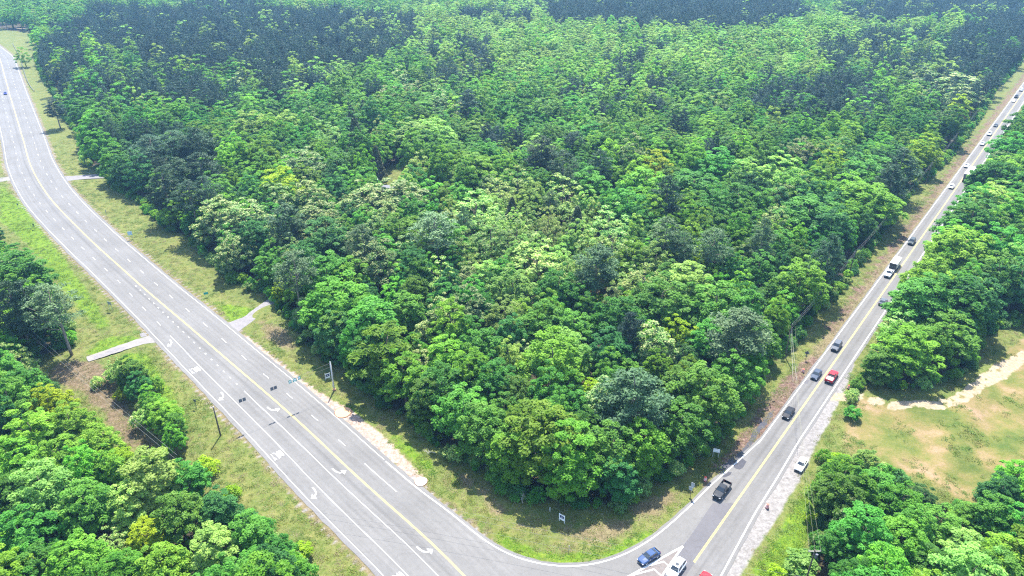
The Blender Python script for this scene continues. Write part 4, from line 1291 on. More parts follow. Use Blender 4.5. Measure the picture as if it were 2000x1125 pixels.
lab_items = []
for i in np.nonzero(single)[0]:
    x, y, R, H, s, h = trees[i]
    lab_items.append((int(i), x, y, LOOK[s], NOUN[KIND[s]], size_word(R, H, KIND[s])))
shrub_list = []
for k, (u, v, w, s) in enumerate(SHRUBS):
    p = G(u, v, 1.6); sc = PJ(p[0], p[1], 1.6)[2]
    R = w / 2 / sc
    shrub_list.append((p[0], p[1], R, s))
    lab_items.append((('s', k), p[0], p[1], LOOK[s], 'bush', ''))
TREE_LABEL = make_labels(lab_items)
GROUPS = {'broadleaf_tree': 'broadleaf trees of the wood', 'pine_tree': 'pines of the wood', 'cedar_tree': 'cedars in the wood', 'bare_tree': 'leafless trees in the wood'}


def plant(name, shape, x, y, R, H, species, label, cat, group, rz):
    cr, tr, R0, H0 = shape
    root = empty(name, (x, y, 0.0), rz)
    root.scale = (R / R0, R / R0, H / H0)
    tag(root, label, cat, group)
    c = bpy.data.objects.new("crown" if cat == 'tree' else "foliage", cr)
    link(c, root)
    c.material_slots[0].link = 'OBJECT'
    c.material_slots[0].material = SPECIES[species][0]
    t = bpy.data.objects.new("trunk" if cat == 'tree' else "stem", tr)
    link(t, root)
    return root


for i in np.nonzero(single)[0]:
    x, y, R, H, s, h = trees[i]
    fam = SPECIES[s][1]
    shp = NEAR[fam][int(rng.integers(len(NEAR[fam])))]
    plant(KIND[s], shp, x, y, R, H, s, TREE_LABEL[int(i)], 'tree', GROUPS[KIND[s]], rng.random() * 6.28)
for k, (x, y, R, s) in enumerate(shrub_list):
    shp = NEAR['shrub'][k % 3]
    plant('shrub', shp, x, y, R, R * 1.5, s, TREE_LABEL[('s', k)], 'bush', 'bushes on the verges', rng.random() * 6.28)

# ---- the rest of the wood: one mass
PROTO = bpy.data.collections.new("wood_patterns")        # never linked to the scene


def proto_obj(name, shape, species):
    cr, tr, R0, H0 = shape
    bm = bmesh.new()
    V1 = np.empty(len(cr.vertices) * 3, np.float32); cr.vertices.foreach_get("co", V1)
    me = cr.copy()
    me.name = name
    # trunk joined on
    bm.from_mesh(me); nb0 = len(bm.faces)
    bm.from_mesh(tr)
    bm.faces.ensure_lookup_table()
    for f in bm.faces[nb0:]: f.material_index = 1
    bm.to_mesh(me); bm.free()
    me.materials.clear()
    me.materials.append(SPECIES[species][0]); me.materials.append(BARK)
    o = bpy.data.objects.new(name, me)
    PROTO.objects.link(o)
    return o


proto_index = {}
cnt = 0
rest = [t for t, s in zip(trees, single) if not s]
for (fars, species) in [(f, s) for f in (0, 1) for s in SPECIES if s != 'bare']:
    fam = SPECIES[species][1]
    shapes = (FAR if fars else NEAR)[fam]
    shapes = shapes[:4] if not fars else shapes
    for k, shp in enumerate(shapes):
        proto_obj(f"pattern_{cnt:03d}", shp, species)
        proto_index.setdefault((fars, species), []).append((cnt, shp[2], shp[3]))
        cnt += 1
UNDER0 = cnt
UNDER = []
for k, s in enumerate(('mid', 'deep', 'bright', 'olive', 'mid', 'pale', 'lime')):
    shp = NEAR['shrub'][k % 3]
    proto_obj(f"pattern_{cnt:03d}", shp, s)
    UNDER.append((cnt, shp[2], shp[3]))
    cnt += 1


def scatter(name, rows, label, cat, kind='stuff'):
    """rows: x, y, z, pattern, rotation, sx, sz"""
    A_ = np.array(rows, dtype=np.float32)
    me = bpy.data.meshes.new(name)
    me.vertices.add(len(A_))
    me.vertices.foreach_set("co", A_[:, :3].ravel())
    for nm, col, ty in (("pat", 3, 'INT'), ("rot", 4, 'FLOAT'), ("sx", 5, 'FLOAT'), ("sz", 6, 'FLOAT')):
        at = me.attributes.new(nm, ty, 'POINT')
        at.data.foreach_set("value", A_[:, col].astype(np.int32 if ty == 'INT' else np.float32))
    o = mobj(name, me)
    ng = bpy.data.node_groups.new(name + "_nodes", 'GeometryNodeTree')
    ng.interface.new_socket("Geometry", in_out='INPUT', socket_type='NodeSocketGeometry')
    ng.interface.new_socket("Geometry", in_out='OUTPUT', socket_type='NodeSocketGeometry')
    N, L = ng.nodes, ng.links
    gi, go = N.new("NodeGroupInput"), N.new("NodeGroupOutput")
    ci = N.new("GeometryNodeCollectionInfo")
    ci.inputs["Collection"].default_value = PROTO
    ci.inputs["Separate Children"].default_value = True
    ci.inputs["Reset Children"].default_value = True
    ip = N.new("GeometryNodeInstanceOnPoints")
    ip.inputs["Pick Instance"].default_value = True

    def attr(nm, ty):
        a = N.new("GeometryNodeInputNamedAttribute"); a.data_type = ty; a.inputs["Name"].default_value = nm
        return a.outputs[0]
    rc = N.new("ShaderNodeCombineXYZ"); L.new(attr("rot", 'FLOAT'), rc.inputs[2])
    sc_ = N.new("ShaderNodeCombineXYZ"); sx = attr("sx", 'FLOAT')
    L.new(sx, sc_.inputs[0]); L.new(sx, sc_.inputs[1]); L.new(attr("sz", 'FLOAT'), sc_.inputs[2])
    L.new(gi.outputs[0], ip.inputs["Points"])
    L.new(ci.outputs[0], ip.inputs["Instance"])
    L.new(attr("pat", 'INT'), ip.inputs["Instance Index"])
    L.new(rc.outputs[0], ip.inputs["Rotation"])
    L.new(sc_.outputs[0], ip.inputs["Scale"])
    L.new(ip.outputs[0], go.inputs[0])
    md = o.modifiers.new("scatter", 'NODES'); md.node_group = ng
    tag(o, label, cat, None, kind)
    return o


rows = []
for (x, y, R, H, s, h) in rest:
    if s == 'bare': continue
    fars = 1 if y > 380 else 0
    opts = proto_index[(fars, s)]
    k, R0, H0 = opts[int(rng.integers(len(opts)))]
    rows.append((x, y, 0, k, rng.random() * 6.28, R / R0, H / H0))
scatter("forest", rows, "the rest of the spring wood, green broadleaf and dark pine crowns to the top of the view", "forest")
print("trees", len(trees), "single", int(single.sum()), "rest", len(rows))

# undergrowth along the edges of the wood
rows = []
for F in FORESTS:
    Q, _ = resample(np.r_[F, F[:1]], 1.7)
    sel = (np.abs(Q[:, 0]) < 450) & (Q[:, 1] < 620) & (Q[:, 1] > 60)
    for x, y in Q[sel]:
        for rep in range(3):
            px, py = x + rng.normal() * 1.6, y + rng.normal() * 1.6
            pp = np.array([[px, py]])
            if not any(signed_poly(pp, Fk)[0] > -0.3 for Fk in FORESTS): continue
            if abs((pp[0] - SR_C0) @ SR_N) < 6.5: continue
            k, R0, H0 = UNDER[int(rng.integers(5))]
            s = 0.35 + 0.9 * rng.random() ** 2
            rows.append((px, py, 0, k, rng.random() * 6.28, s, s * (0.8 + 0.7 * rng.random())))
scatter("undergrowth", rows, "bushy undergrowth of saplings and brambles along the foot of the wood", "undergrowth")

# grass tufts and weeds on the open verges
def shape_tuft(seed, n=30, h=0.17, w=0.75):
    r = np.random.default_rng(seed)
    a = r.random(n) * 6.28; q = w * np.sqrt(r.random(n))
    b = np.c_[np.cos(a) * q, np.sin(a) * q, np.zeros(n)]
    t = np.c_[r.normal(size=n), r.normal(size=n), np.zeros(n)]; t = unit(t) * (0.025 + 0.045 * r.random((n, 1)))
    up = np.c_[np.cross(unit(t), [0, 0, 1])[:, :2] * (0.13 + 0.16 * r.random((n, 1))), h * (0.3 + 0.7 * r.random(n))]
    V = np.stack([b - t, b + t, b + t * 0.4 + up, b - t * 0.4 + up], axis=1).reshape(-1, 3)
    me = mesh_np("tuft_shape", V, np.arange(n * 4).reshape(n, 4))
    at = me.attributes.new("tint", 'FLOAT', 'FACE'); at.data.foreach_set("value", r.random(n).astype(np.float32))
    return me


TUFT = []
for k, (nm, ca, cb) in enumerate((("tuft_green", (0.070, 0.120, 0.018), (0.140, 0.200, 0.036)), ("tuft_yellow", (0.090, 0.115, 0.018), (0.190, 0.190, 0.045)), ("tuft_straw", (0.150, 0.125, 0.058), (0.270, 0.230, 0.125)), ("tuft_lush", (0.050, 0.120, 0.008), (0.140, 0.220, 0.016)))):
    me = shape_tuft(300 + k)
    me.materials.append(leaf_mat(nm, ca, cb, trans=0.3, val=0.25))
    PROTO.objects.link(bpy.data.objects.new(f"pattern_{cnt:03d}", me))
    TUFT.append(cnt); cnt += 1
n_t = 130000
TP = np.c_[rng.uniform(-240, 260, n_t), 62 + 300 * rng.random(n_t) ** 1.5]
pj = np.array([PJ(x, y, 0) for x, y in TP])
ok = (pj[:, 0] > -60) & (pj[:, 0] < 2060) & (pj[:, 1] < 1190)
TP = TP[ok]


def at_grid(arr, P):
    i = np.clip(((P[:, 0] - GX0) / GS).round().astype(int), 0, nx - 1); j = np.clip(((P[:, 1] - GY0) / GS).round().astype(int), 0, ny - 1)
    return arr.reshape(ny, nx)[j, i]


bare_ = np.max([at_grid(pmask(q_, 1.0), TP) for q_ in (CLAY_R, GRAVEL_E)], axis=0)
bare_ = np.maximum(bare_, at_grid(m_track, TP))
keep = (bare_ < 0.3) & (at_grid(fcore, TP) < 1.0)
hwm = YEL[::2]
for line, half in ((HW_R[::3], 1.6), (HW_L[::3], 1.7), (SLIP[::4], 1.2)):
    keep &= dist_line(TP, line) > half
keep &= ~in_poly(TP, np.r_[hw_left[::3], hw_right[::-3]]) & ~in_poly(TP, slip_poly) & ~in_poly(TP, np.r_[sr_l[::3], sr_r[::-3]])
dsr = (TP - SR_C0) @ SR_N
keep &= (dsr > 4.4) | (dsr < -4.6)
for dpx in ([(441, 632), (464, 650), (530, 602), (560, 575), (475, 620)], [(118, 345), (240, 338), (240, 348), (127, 354)], [(169, 697), (300, 652), (310, 668), (172, 707)]):
    keep &= signed_poly(TP, GP(dpx)) < -0.6
TP = TP[keep]
lushv, dryv, brv, fdv = at_grid(m_lush, TP), at_grid(m_dry, TP), at_grid(pmask(BRUSH, 3.0), TP), at_grid(pmask(FIELD, 2.5), TP)
nv = fbm(TP, 0.12, 4.4, 3)
rows = []
for i in range(len(TP)):
    q_ = rng.random() + 0.5 * nv[i]
    if lushv[i] > 0.4: k = TUFT[3] if q_ > 0.25 else TUFT[0]
    elif dryv[i] > 0.45 or brv[i] > 0.5: k = TUFT[2] if q_ > 0.2 else TUFT[1]
    else: k = TUFT[0] if q_ > 0.62 else (TUFT[1] if q_ > 0.2 else TUFT[2])
    if fdv[i] > 0.5 and (nv[i] < 0.1 or rng.random() < 0.4): continue
    s_ = (0.5 + 0.8 * rng.random()) * (0.8 + 0.5 * max(nv[i], 0))
    rows.append((TP[i, 0], TP[i, 1], at_grid(gz, TP[i:i + 1])[0], k, rng.random() * 6.28, s_ * 1.2, s_))
scatter("grass", rows, "tufts of rough grass and weeds on the open verges and the field", "grass")

# ------------------------------------------------------------------ vehicles
GLASS = plain("car_glass", (0.030, 0.038, 0.045), 0.08, spec=0.7, var=0.05)
RUBBER = plain("rubber", (0.02, 0.02, 0.02), 0.85)
RIM = plain("rim", (0.45, 0.46, 0.48), 0.35, metal=0.7)
TRIM = plain("dark_trim", (0.025, 0.026, 0.03), 0.5)
LAMP = plain("lamp_glass", (0.75, 0.76, 0.78), 0.15, spec=0.6)
TAIL = plain("tail_glass", (0.35, 0.02, 0.02), 0.2, spec=0.6)
PLATE = plain("plate", (0.6, 0.6, 0.58), 0.5)


def paint(name, col):
    return plain("car_" + name, col, 0.55, spec=0.12, var=0.04, coat=0.35)


def quad_on(parent, name, mat, pts, inset=0.1, lift=0.014, sub=None):
    P = [Vector(p) for p in pts]
    c = sum(P, Vector()) / len(P)
    n = (P[1] - P[0]).cross(P[3] - P[0]).normalized()
    if n.dot(c - Vector((0, 0, 0.8))) < 0: n = -n
    Q = [p + (c - p) * inset + n * lift for p in P] + [p + (c - p) * inset - n * 0.02 for p in P]
    m = MB(); m.add(Q, [(0, 1, 2, 3), (7, 6, 5, 4), (0, 4, 5, 1), (1, 5, 6, 2), (2, 6, 7, 3), (3, 7, 4, 0)])
    return m.build(name, mat, parent)


def wheel(root, x, y, r, w=0.22):
    t = MB(); t.cyl_y(0, 0, 0, r, w, 18)
    o = t.build("wheel", RUBBER, root, (x, y, r), bevel=0.02)
    h = MB(); s = 1 if y > 0 else -1
    h.cyl_y(0, s * w / 2, 0, r * 0.66, 0.03, 14)
    for k in range(5):
        a = k * 2 * math.pi / 5
        h.tube([(0, s * (w / 2 + .02), 0), (math.cos(a) * r * .6, s * (w / 2 + .02), math.sin(a) * r * .6)], 0.03, 4)
    h.build("rim", RIM, o)
    return o


def hull(stations):
    """stations: x, half width, z low, z shoulder, z top, half width of the top"""
    m = MB()
    rings = []
    for (x, w, zl, zs, zt, wt) in stations:
        zm = zl + (zs - zl) * 0.45
        rings.append([(x, -w * .93, zl), (x, -w, zm), (x, -w * .985, zs), (x, -wt, zt), (x, 0, zt + 0.025), (x, wt, zt), (x, w * .985, zs), (x, w, zm), (x, w * .93, zl)])
    n = len(rings[0])
    vs = [v for r in rings for v in r]
    fs = []
    for i in range(len(rings) - 1):
        for k in range(n):
            k2 = (k + 1) % n
            fs.append((i * n + k, (i + 1) * n + k, (i + 1) * n + k2, i * n + k2))
    fs.append(tuple(range(n))); fs.append(tuple((len(rings) - 1) * n + k for k in reversed(range(n))))
    m.add(vs, fs)
    return m


CARS = {  # length, width, belt z, roof z, cabin base front/rear, roof front/rear, wheel radius, hood z, tail z
    'sedan': dict(L=4.75, W=1.84, belt=0.95, roof=1.44, cf=0.98, cr=-1.78, rf=0.25, rr=-1.05, wr=0.33, hood=0.82, tail=0.98),
    'hatch': dict(L=4.2, W=1.78, belt=0.98, roof=1.50, cf=1.0, cr=-2.0, rf=0.35, rr=-1.62, wr=0.32, hood=0.86, tail=0.98),
    'suv': dict(L=4.9, W=1.96, belt=1.12, roof=1.78, cf=1.08, cr=-2.32, rf=0.45, rr=-2.02, wr=0.38, hood=1.0, tail=1.12),
    'pickup': dict(L=5.7, W=2.0, belt=1.18, roof=1.86, cf=1.12, cr=-0.86, rf=0.5, rr=-0.72, wr=0.40, hood=1.08, tail=1.16),
}


def make_car(style, col, px, heading, label, group=None, name=None, extras=()):
    S = CARS[style]
    x, y = px if not isinstance(px, tuple) else G(*px)
    root = empty(name or {'sedan': 'sedan_car', 'hatch': 'hatchback_car', 'suv': 'suv_car', 'pickup': 'pickup_truck'}[style], (x, y, 0.056), math.atan2(heading[1], heading[0]))
    tag(root, label, 'car' if style != 'pickup' else 'pickup truck', group)
    L2, W2 = S['L'] / 2, S['W'] / 2
    b, r = S['belt'], S['roof']
    zl = 0.26 if style in ('sedan', 'hatch') else 0.36
    hood, tail = S['hood'], S['tail']
    st = [(L2, W2 * .80, zl + .1, hood - .22, hood - .16, W2 * .66), (L2 - .12, W2 * .90, zl, hood - .12, hood - .05, W2 * .74), (L2 - .6, W2 * .98, zl, hood - .06, hood + .02, W2 * .78), (S['cf'] + .05, W2, zl, b - .1, b - .02, W2 * .84)]
    if style == 'pickup':
        st += [(S['cr'] - .04, W2, zl, b - .1, b - .02, W2 * .84)]
    else:
        st += [(0, W2, zl, b - .06, b, W2 * .86), (S['cr'] + .1, W2, zl, b - .06, b, W2 * .86), (-L2 + .12, W2 * .93, zl + .03, tail - .14, tail - .05, W2 * .78), (-L2, W2 * .84, zl + .12, tail - .24, tail - .14, W2 * .70)]
    body = hull(st).build("body", col, root, smooth=False, bevel=0.03)
    wb, wt = W2 * 0.87, W2 * 0.70
    cf, cr, rf, rr = S['cf'], S['cr'], S['rf'], S['rr']
    zb = b - .03
    B = {('f', s): (cf, s * wb, zb) for s in (-1, 1)} | {('r', s): (cr, s * wb, zb) for s in (-1, 1)}
    T = {('f', s): (rf, s * wt, r) for s in (-1, 1)} | {('r', s): (rr, s * wt, r) for s in (-1, 1)}
    m = MB()
    vs = [B['f', -1], B['f', 1], B['r', 1], B['r', -1], T['f', -1], T['f', 1], T['r', 1], T['r', -1]]
    m.add(vs, [(0, 1, 5, 4), (1, 2, 6, 5), (2, 3, 7, 6), (3, 0, 4, 7), (4, 5, 6, 7), (3, 2, 1, 0)])
    m.build("cabin", col, root, bevel=0.05)
    quad_on(root, "windshield", GLASS, [B['f', -1], B['f', 1], T['f', 1], T['f', -1]], 0.10)
    quad_on(root, "rear_window", GLASS, [B['r', -1], B['r', 1], T['r', 1], T['r', -1]], 0.14)
    lerp = lambda a, c, t: tuple(a[i] + (c[i] - a[i]) * t for i in range(3))
    for s in (-1, 1):
        nwin = 2
        for k in range(nwin):
            t0, t1 = k / nwin, (k + 1) / nwin
            quad_on(root, "side_window", GLASS, [lerp(B['f', s], B['r', s], t0), lerp(B['f', s], B['r', s], t1), lerp(T['f', s], T['r', s], t1), lerp(T['f', s], T['r', s], t0)], 0.13)
        wx = L2 - .92, -L2 + .95
        for xw in wx:
            wheel(root, xw, s * (W2 - .12), S['wr'])
        mm = MB(); mm.box(cf - .32, cf - .14, s * W2 * .98 - (.0 if s > 0 else .2), s * W2 * .98 + (.2 if s > 0 else 0), b - .05, b + .1)
        mm.build("mirror", TRIM, root, bevel=0.02)
        hl = MB(); hl.box(L2 - .16, L2 + .005, s * W2 * .70 - .17, s * W2 * .70 + .17, hood - .27, hood - .13); hl.build("headlight", LAMP, root, bevel=0.02)
        tl = MB(); tl.box(-L2 - .006, -L2 + .12, s * W2 * .72 - .16, s * W2 * .72 + .16, tail - .32, tail - .14); tl.build("taillight", TAIL, root, bevel=0.02)
    g = MB(); g.box(L2 - .05, L2 + .02, -W2 * .48, W2 * .48, zl + .14, hood - .28); g.build("grille", TRIM, root, bevel=0.02)
    g = MB(); g.box(L2 - .10, L2 + .045, -W2 * .80, W2 * .80, zl + .0, zl + .14); g.build("front_bumper", TRIM, root, bevel=0.03)
    g = MB(); g.box(-L2 - .05, -L2 + .12, -W2 * .84, W2 * .84, zl + .02, zl + .2); g.build("rear_bumper", TRIM, root, bevel=0.03)
    g = MB(); g.box(-L2 - .03, -L2 + .02, -.26, .26, zl + .26, zl + .42); g.build("number_plate", PLATE, root)
    if style == 'pickup':
        g = MB()
        x0, x1 = -L2, cr - .05
        for s in (-1, 1):
            ya, yb = sorted((s * W2 * .985, s * (W2 * .985 - .12)))
            g.box(x0, x1, ya, yb, zl + .02, b - .02)
        g.box(x0, x0 + .08, -W2 * .96 + .12, W2 * .96 - .12, zl + .12, b - .05)
        g.box(x1 - .06, x1 - .005, -W2 * .96 + .12, W2 * .96 - .12, zl + .12, b - .02)
        g.build("cargo_bed", col, root, bevel=0.02)
        g = MB(); g.box(x0 + .085, x1 - .065, -W2 + .17, W2 - .17, zl + .1, zl + .3); g.build("bed_floor", TRIM, root)
    if 'rack' in extras:
        for s in (-1, 1):
            g = MB(); g.tube([(rf - .1, s * wt * .9, r + .06), (rr + .15, s * wt * .9, r + .06)], 0.025, 5); g.build("roof_rail", TRIM, root)
    if 'sunroof' in extras:
        g = MB(); g.box(rf - .95, rf - .25, -.36, .36, r + .002, r + .014); g.build("sunroof", GLASS, root)
    if 'spoiler' in extras:
        g = MB(); g.box(-L2 + .02, -L2 + .3, -W2 * .72, W2 * .72, tail + .12, tail + .16)
        for s in (-1, 1): g.box(-L2 + .12, -L2 + .2, s * W2 * .5 - .03, s * W2 * .5 + .03, tail - .08, tail + .12)
        g.build("spoiler", TRIM, root)
    return root


TOW = -SR_DIR                 # towards the corner
AWY = SR_DIR                  # out along the side road
C_WHITE, C_BLACK, C_RED, C_BLUE = paint("white", (0.78, 0.78, 0.78)), paint("black", (0.006, 0.007, 0.010)), paint("red", (0.36, 0.012, 0.02)), paint("blue", (0.008, 0.040, 0.125))
C_SILVER, C_GREY, C_DGREY, C_PICK, C_DBLUE = paint("silver", (0.50, 0.52, 0.55)), paint("grey", (0.075, 0.085, 0.10)), paint("dark_grey", (0.055, 0.065, 0.07)), paint("navy_black", (0.005, 0.009, 0.015)), paint("royal_blue", (0.01, 0.02, 0.22))


def side_at(px, lane):
    """survey point -> nearest point of a lane of the side road; lane +1 = towards the corner, -1 = outbound"""
    p = np.array(G(*px))
    s = (p - SR_C0) @ SR_DIR
    return SR_C0 + SR_DIR * s + SR_N * (1.75 * lane)


QUEUE = "cars on the side road"
blue = make_car('sedan', C_BLUE, (1267, 1091), np.array(G(1251, 1100)) - np.array(G(1283, 1079)), "metallic blue sedan turning round the corner lane beside the painted gore", QUEUE, extras=('spoiler',))
make_car('suv', C_WHITE, (1320, 1116), TOW, "white wagon with a sunroof stopped beside the painted gore", QUEUE, extras=('sunroof', 'rack'))
make_car('sedan', C_RED, (1371, 1140), AWY, "red car only just entering the lane beside the white wagon", QUEUE)
dark_pick = make_car('pickup', C_PICK, (1409, 962), TOW, "black pickup with an open bed at the dark resurfaced slab", QUEUE)
make_car('sedan', C_BLACK, side_at((1543, 812), 1), TOW, "black sedan with pale bonnet glare, following the black pickup", QUEUE)
make_car('sedan', C_DBLUE if False else paint("steel_blue", (0.035, 0.05, 0.08)), side_at((1594, 735), 1), TOW, "steel blue sedan level with the red pickup", QUEUE)
red_pick = make_car('pickup', C_RED, side_at((1629, 742), -1), AWY, "red pickup driving away with a pale cover on its bed", QUEUE)
g = MB(); g.box(-2.55, -1.0, -.8, .8, 1.10, 1.16); g.build("bed_cover", plain("bed_cover", (0.72, 0.70, 0.70), 0.5), red_pick, bevel=0.02)
make_car('suv', C_GREY, side_at((1633, 680), 1), TOW, "grey crossover behind the steel blue sedan", QUEUE)
make_car('sedan', C_WHITE, (1564, 911), TOW, "white sedan parked on the pale gravel shoulder", None)
make_car('suv', paint("grey_green", (0.035, 0.045, 0.045)), side_at((1779, 475), 1), TOW, "dark grey green car behind the white box trailer", QUEUE)
tow_pick = make_car('pickup', paint("pearl", (0.60, 0.62, 0.63)), side_at((1733, 537), 1), TOW, "pearl white pickup towing the box trailer", QUEUE)
make_car('hatch', C_WHITE, side_at((1856, 367), 1), TOW, "white hatchback level with the semi trailer's doors", QUEUE)
make_car('sedan', C_WHITE, side_at((1887, 326), 1), TOW, "white sedan just past the semi trailer", QUEUE)
make_car('sedan', C_GREY, side_at((1722, 592), -1), AWY, "grey sedan half hidden by the overhanging tree", QUEUE)
for px, colr, st, lab in (((1919, 283), C_SILVER, 'sedan', "silver sedan, second behind the semi trailer in the queue"), ((1933, 264), C_WHITE, 'suv', "white crossover with dark windshield, third behind the semi trailer"), ((1946, 247), C_DGREY, 'sedan', "dark grey sedan, fourth behind the semi trailer"),
                          ((1980, 199), C_WHITE, 'sedan', "white car far up the side road, just this side of a dark one"), ((1987, 191), C_BLACK, 'suv', "dark car far up the side road, ahead of the last white one"), ((1996, 178), C_SILVER, 'suv', "last silver car before the road leaves the view")):
    make_car(st, colr, side_at(px, 1), TOW, lab, QUEUE)
i_b = np.hypot(*(YEL - G(12, 184)).T).argmin()
make_car('hatch', C_DBLUE, YEL[i_b] - N_Y[i_b] * 2.2, D_Y[i_b], "small royal blue car alone on the far highway", None)

# box trailer behind the pearl pickup
p = side_at((1733, 537), 1) + SR_DIR * 7.6
t = empty("box_trailer", (p[0], p[1], 0.056), math.atan2(TOW[1], TOW[0]))
tag(t, "white enclosed box trailer towed by the pearl pickup", "trailer", None)
TR_W, TR_SHADE = plain("trailer_white", (0.80, 0.80, 0.80), 0.45, var=0.05), plain("trailer_shade", (0.05, 0.055, 0.06), 0.5)
g = MB(); g.box(-3.3, 3.3, -1.15, 1.15, 0.55, 2.75); g.build("box", TR_W, t, bevel=0.06)
g = MB(); g.box(3.3, 3.33, -1.1, 1.1, 0.6, 2.65); g.build("front_shade", TR_SHADE, t)  # shade on the box's front end, painted as a dark sheet
g = MB(); g.box(-0.35, 0.35, -.35, .35, 2.752, 2.86); g.build("roof_vent", plain("vent_grey", (0.45, 0.46, 0.48), 0.5), t, bevel=0.03)
g = MB(); g.tube([(3.3, .55, .6), (4.5, 0, .55)], 0.06, 5); g.tube([(3.3, -.55, .6), (4.5, 0, .55)], 0.06, 5); g.build("drawbar", TRIM, t)
for xw in (-.45, .45):
    for s in (-1, 1): wheel(t, xw, s * 1.06, 0.36)
# semi trailer going away
p = side_at((1884, 357), -1) + SR_DIR * 6.9
t = empty("semi_truck", (p[0], p[1], 0.056), math.atan2(AWY[1], AWY[0]))
tag(t, "long white semi trailer with dark rear doors driving away", "truck", None)
g = MB(); g.box(-6.9, 6.7, -1.28, 1.28, 1.15, 4.05); g.build("trailer_box", TR_W, t, bevel=0.05)
for s in (-1, 1):
    g = MB(); ya, yb = sorted((s * .02, s * 1.24)); g.box(-6.96, -6.9, ya, yb, 1.2, 3.98); g.build("rear_door", plain("door_slate", (0.09, 0.11, 0.14), 0.5), t, bevel=0.02)
    for k in range(2):
        g = MB(); g.tube([(-6.99, s * (.35 + .45 * k), 1.3), (-6.99, s * (.35 + .45 * k), 3.9)], 0.025, 5); g.build("lock_bar", RIM, t)
    for xw in (-5.9, -4.6, 5.0, 6.2, 9.6): wheel(t, xw, s * 1.08, 0.5, 0.5)
    g = MB(); g.box(-6.98, -6.9, s * 1.0 - .14, s * 1.0 + .14, 1.0, 1.14); g.build("taillight", TAIL, t)
g = MB(); g.box(-6.6, 6.4, -.5, .5, .85, 1.14); g.build("chassis", TRIM, t)
g = MB(); g.box(7.2, 9.0, -1.2, 1.2, .6, 3.5); g.box(9.0, 10.6, -1.0, 1.0, .6, 1.9); g.build("tractor_cab", C_WHITE, t, bevel=0.12)
quad_on(t, "windshield", GLASS, [(9.0, -1.1, 2.0), (9.0, 1.1, 2.0), (9.0, 1.1, 3.2), (9.0, -1.1, 3.2)], 0.05)

# ------------------------------------------------------------------ posts, signs, poles
STEEL = plain("galv_steel", (0.42, 0.44, 0.45), 0.5, metal=0.4, var=0.1)
PALE_POLE = plain("pale_pole", (0.52, 0.51, 0.49), 0.7, var=0.15)
WOOD = plain("pole_wood", (0.105, 0.085, 0.072), 0.9, var=0.3, scale=3)
WOOD_PALE = plain("pole_wood_pale", (0.34, 0.31, 0.27), 0.9, var=0.2)
SIGN_BACK = plain("sign_back", (0.10, 0.105, 0.125), 0.6)
SIGN_WHITE = plain("sign_white", (0.76, 0.77, 0.78), 0.5, var=0.05)
SIGN_NAVY = plain("sign_navy", (0.035, 0.045, 0.12), 0.5, var=0.05)
SIGN_TEAL = plain("sign_teal", (0.02, 0.30, 0.24), 0.5, var=0.05)
SIGN_PBLUE = plain("sign_pale_blue", (0.42, 0.58, 0.66), 0.5, var=0.05)
SIGN_GREY = plain("sign_grey", (0.34, 0.37, 0.40), 0.55, var=0.1)
SIGN_DKGREEN = plain("sign_dark_green", (0.03, 0.09, 0.06), 0.5)
ORANGE = plain("barrel_orange", (0.62, 0.10, 0.06), 0.6, var=0.1)


def top_height(base_px, v_top):
    x, y = G(*base_px)
    lo, hi = 0.3, 30.0
    for _ in range(40):
        m_ = (lo + hi) / 2
        if PJ(x, y, m_)[1] > v_top: lo = m_
        else: hi = m_
    return lo


def sign(name, px, panels, posts, label, face=None, post_h=None, post_mat=STEEL, group=None, cat="sign"):
    """panels: list of (width, height, z centre, material, x offset, turned 45)"""
    x, y = G(*px)
    f = np.array(face if face is not None else (0, -1.0)); f = f / np.hypot(*f)
    root = empty(name, (x, y, 0), math.atan2(f[1], f[0]) + math.pi / 2)      # local -y faces f
    tag(root, label, cat, group)
    zt = max(p[2] + p[1] / 2 for p in panels)
    for xo in posts:
        m = MB(); m.box(xo - .045, xo + .045, .012, .085, -0.3, (post_h or zt)); m.build("post", post_mat, root)
    for (w, h, zc, mat, xo, rot) in panels:
        m = MB()
        if rot:
            q = [(xo, -.012, zc + h * .7), (xo - w * .7, -.012, zc), (xo, -.012, zc - h * .7), (xo + w * .7, -.012, zc)]
            m.add(q + [(a, .01, c) for a, b_, c in q], [(0, 1, 2, 3), (7, 6, 5, 4), (0, 4, 5, 1), (1, 5, 6, 2), (2, 6, 7, 3), (3, 7, 4, 0)])
            m.build("sign_panel", mat, root)
        else:
            m.box(xo - w / 2, xo + w / 2, -.018, .01, zc - h / 2, zc + h / 2); m.build("sign_panel", mat, root, bevel=0.006)
    return root


hwf = lambda px: -hw_dir(G(*px))      # faces drivers leaving the corner? (against travel towards it)
sign("road_sign", (257, 468), [(1.5, 1.5, 2.6, SIGN_PBLUE, 0, 0)], (-.5, .5), "pale blue square sign on two posts in the highway's grass verge", face=(0.35, -1))
sign("road_sign", (210, 425), [(.3, .8, 2.9, SIGN_GREY, 0, 0)], (0,), "narrow grey sign on a thin post in the grass verge", face=(1, -0.2))
sign("road_sign", (37, 408), [(.8, .8, 2.0, SIGN_DKGREEN, 0, 0)], (0,), "small dark green sign west of the highway, the farther of two", face=(.3, 1), group="small dark green verge signs")
sign("road_sign", (68, 448), [(.8, .8, 2.0, SIGN_DKGREEN, 0, 0)], (0,), "small dark green sign west of the highway, the nearer of two", face=(.3, 1), group="small dark green verge signs")
sign("road_sign", (218, 607), [(1.5, 1.1, 2.7, SIGN_GREY, 0, 0)], (-.6, .6), "grey-backed wide sign on two legs above the pale driveway", face=(.4, 1))
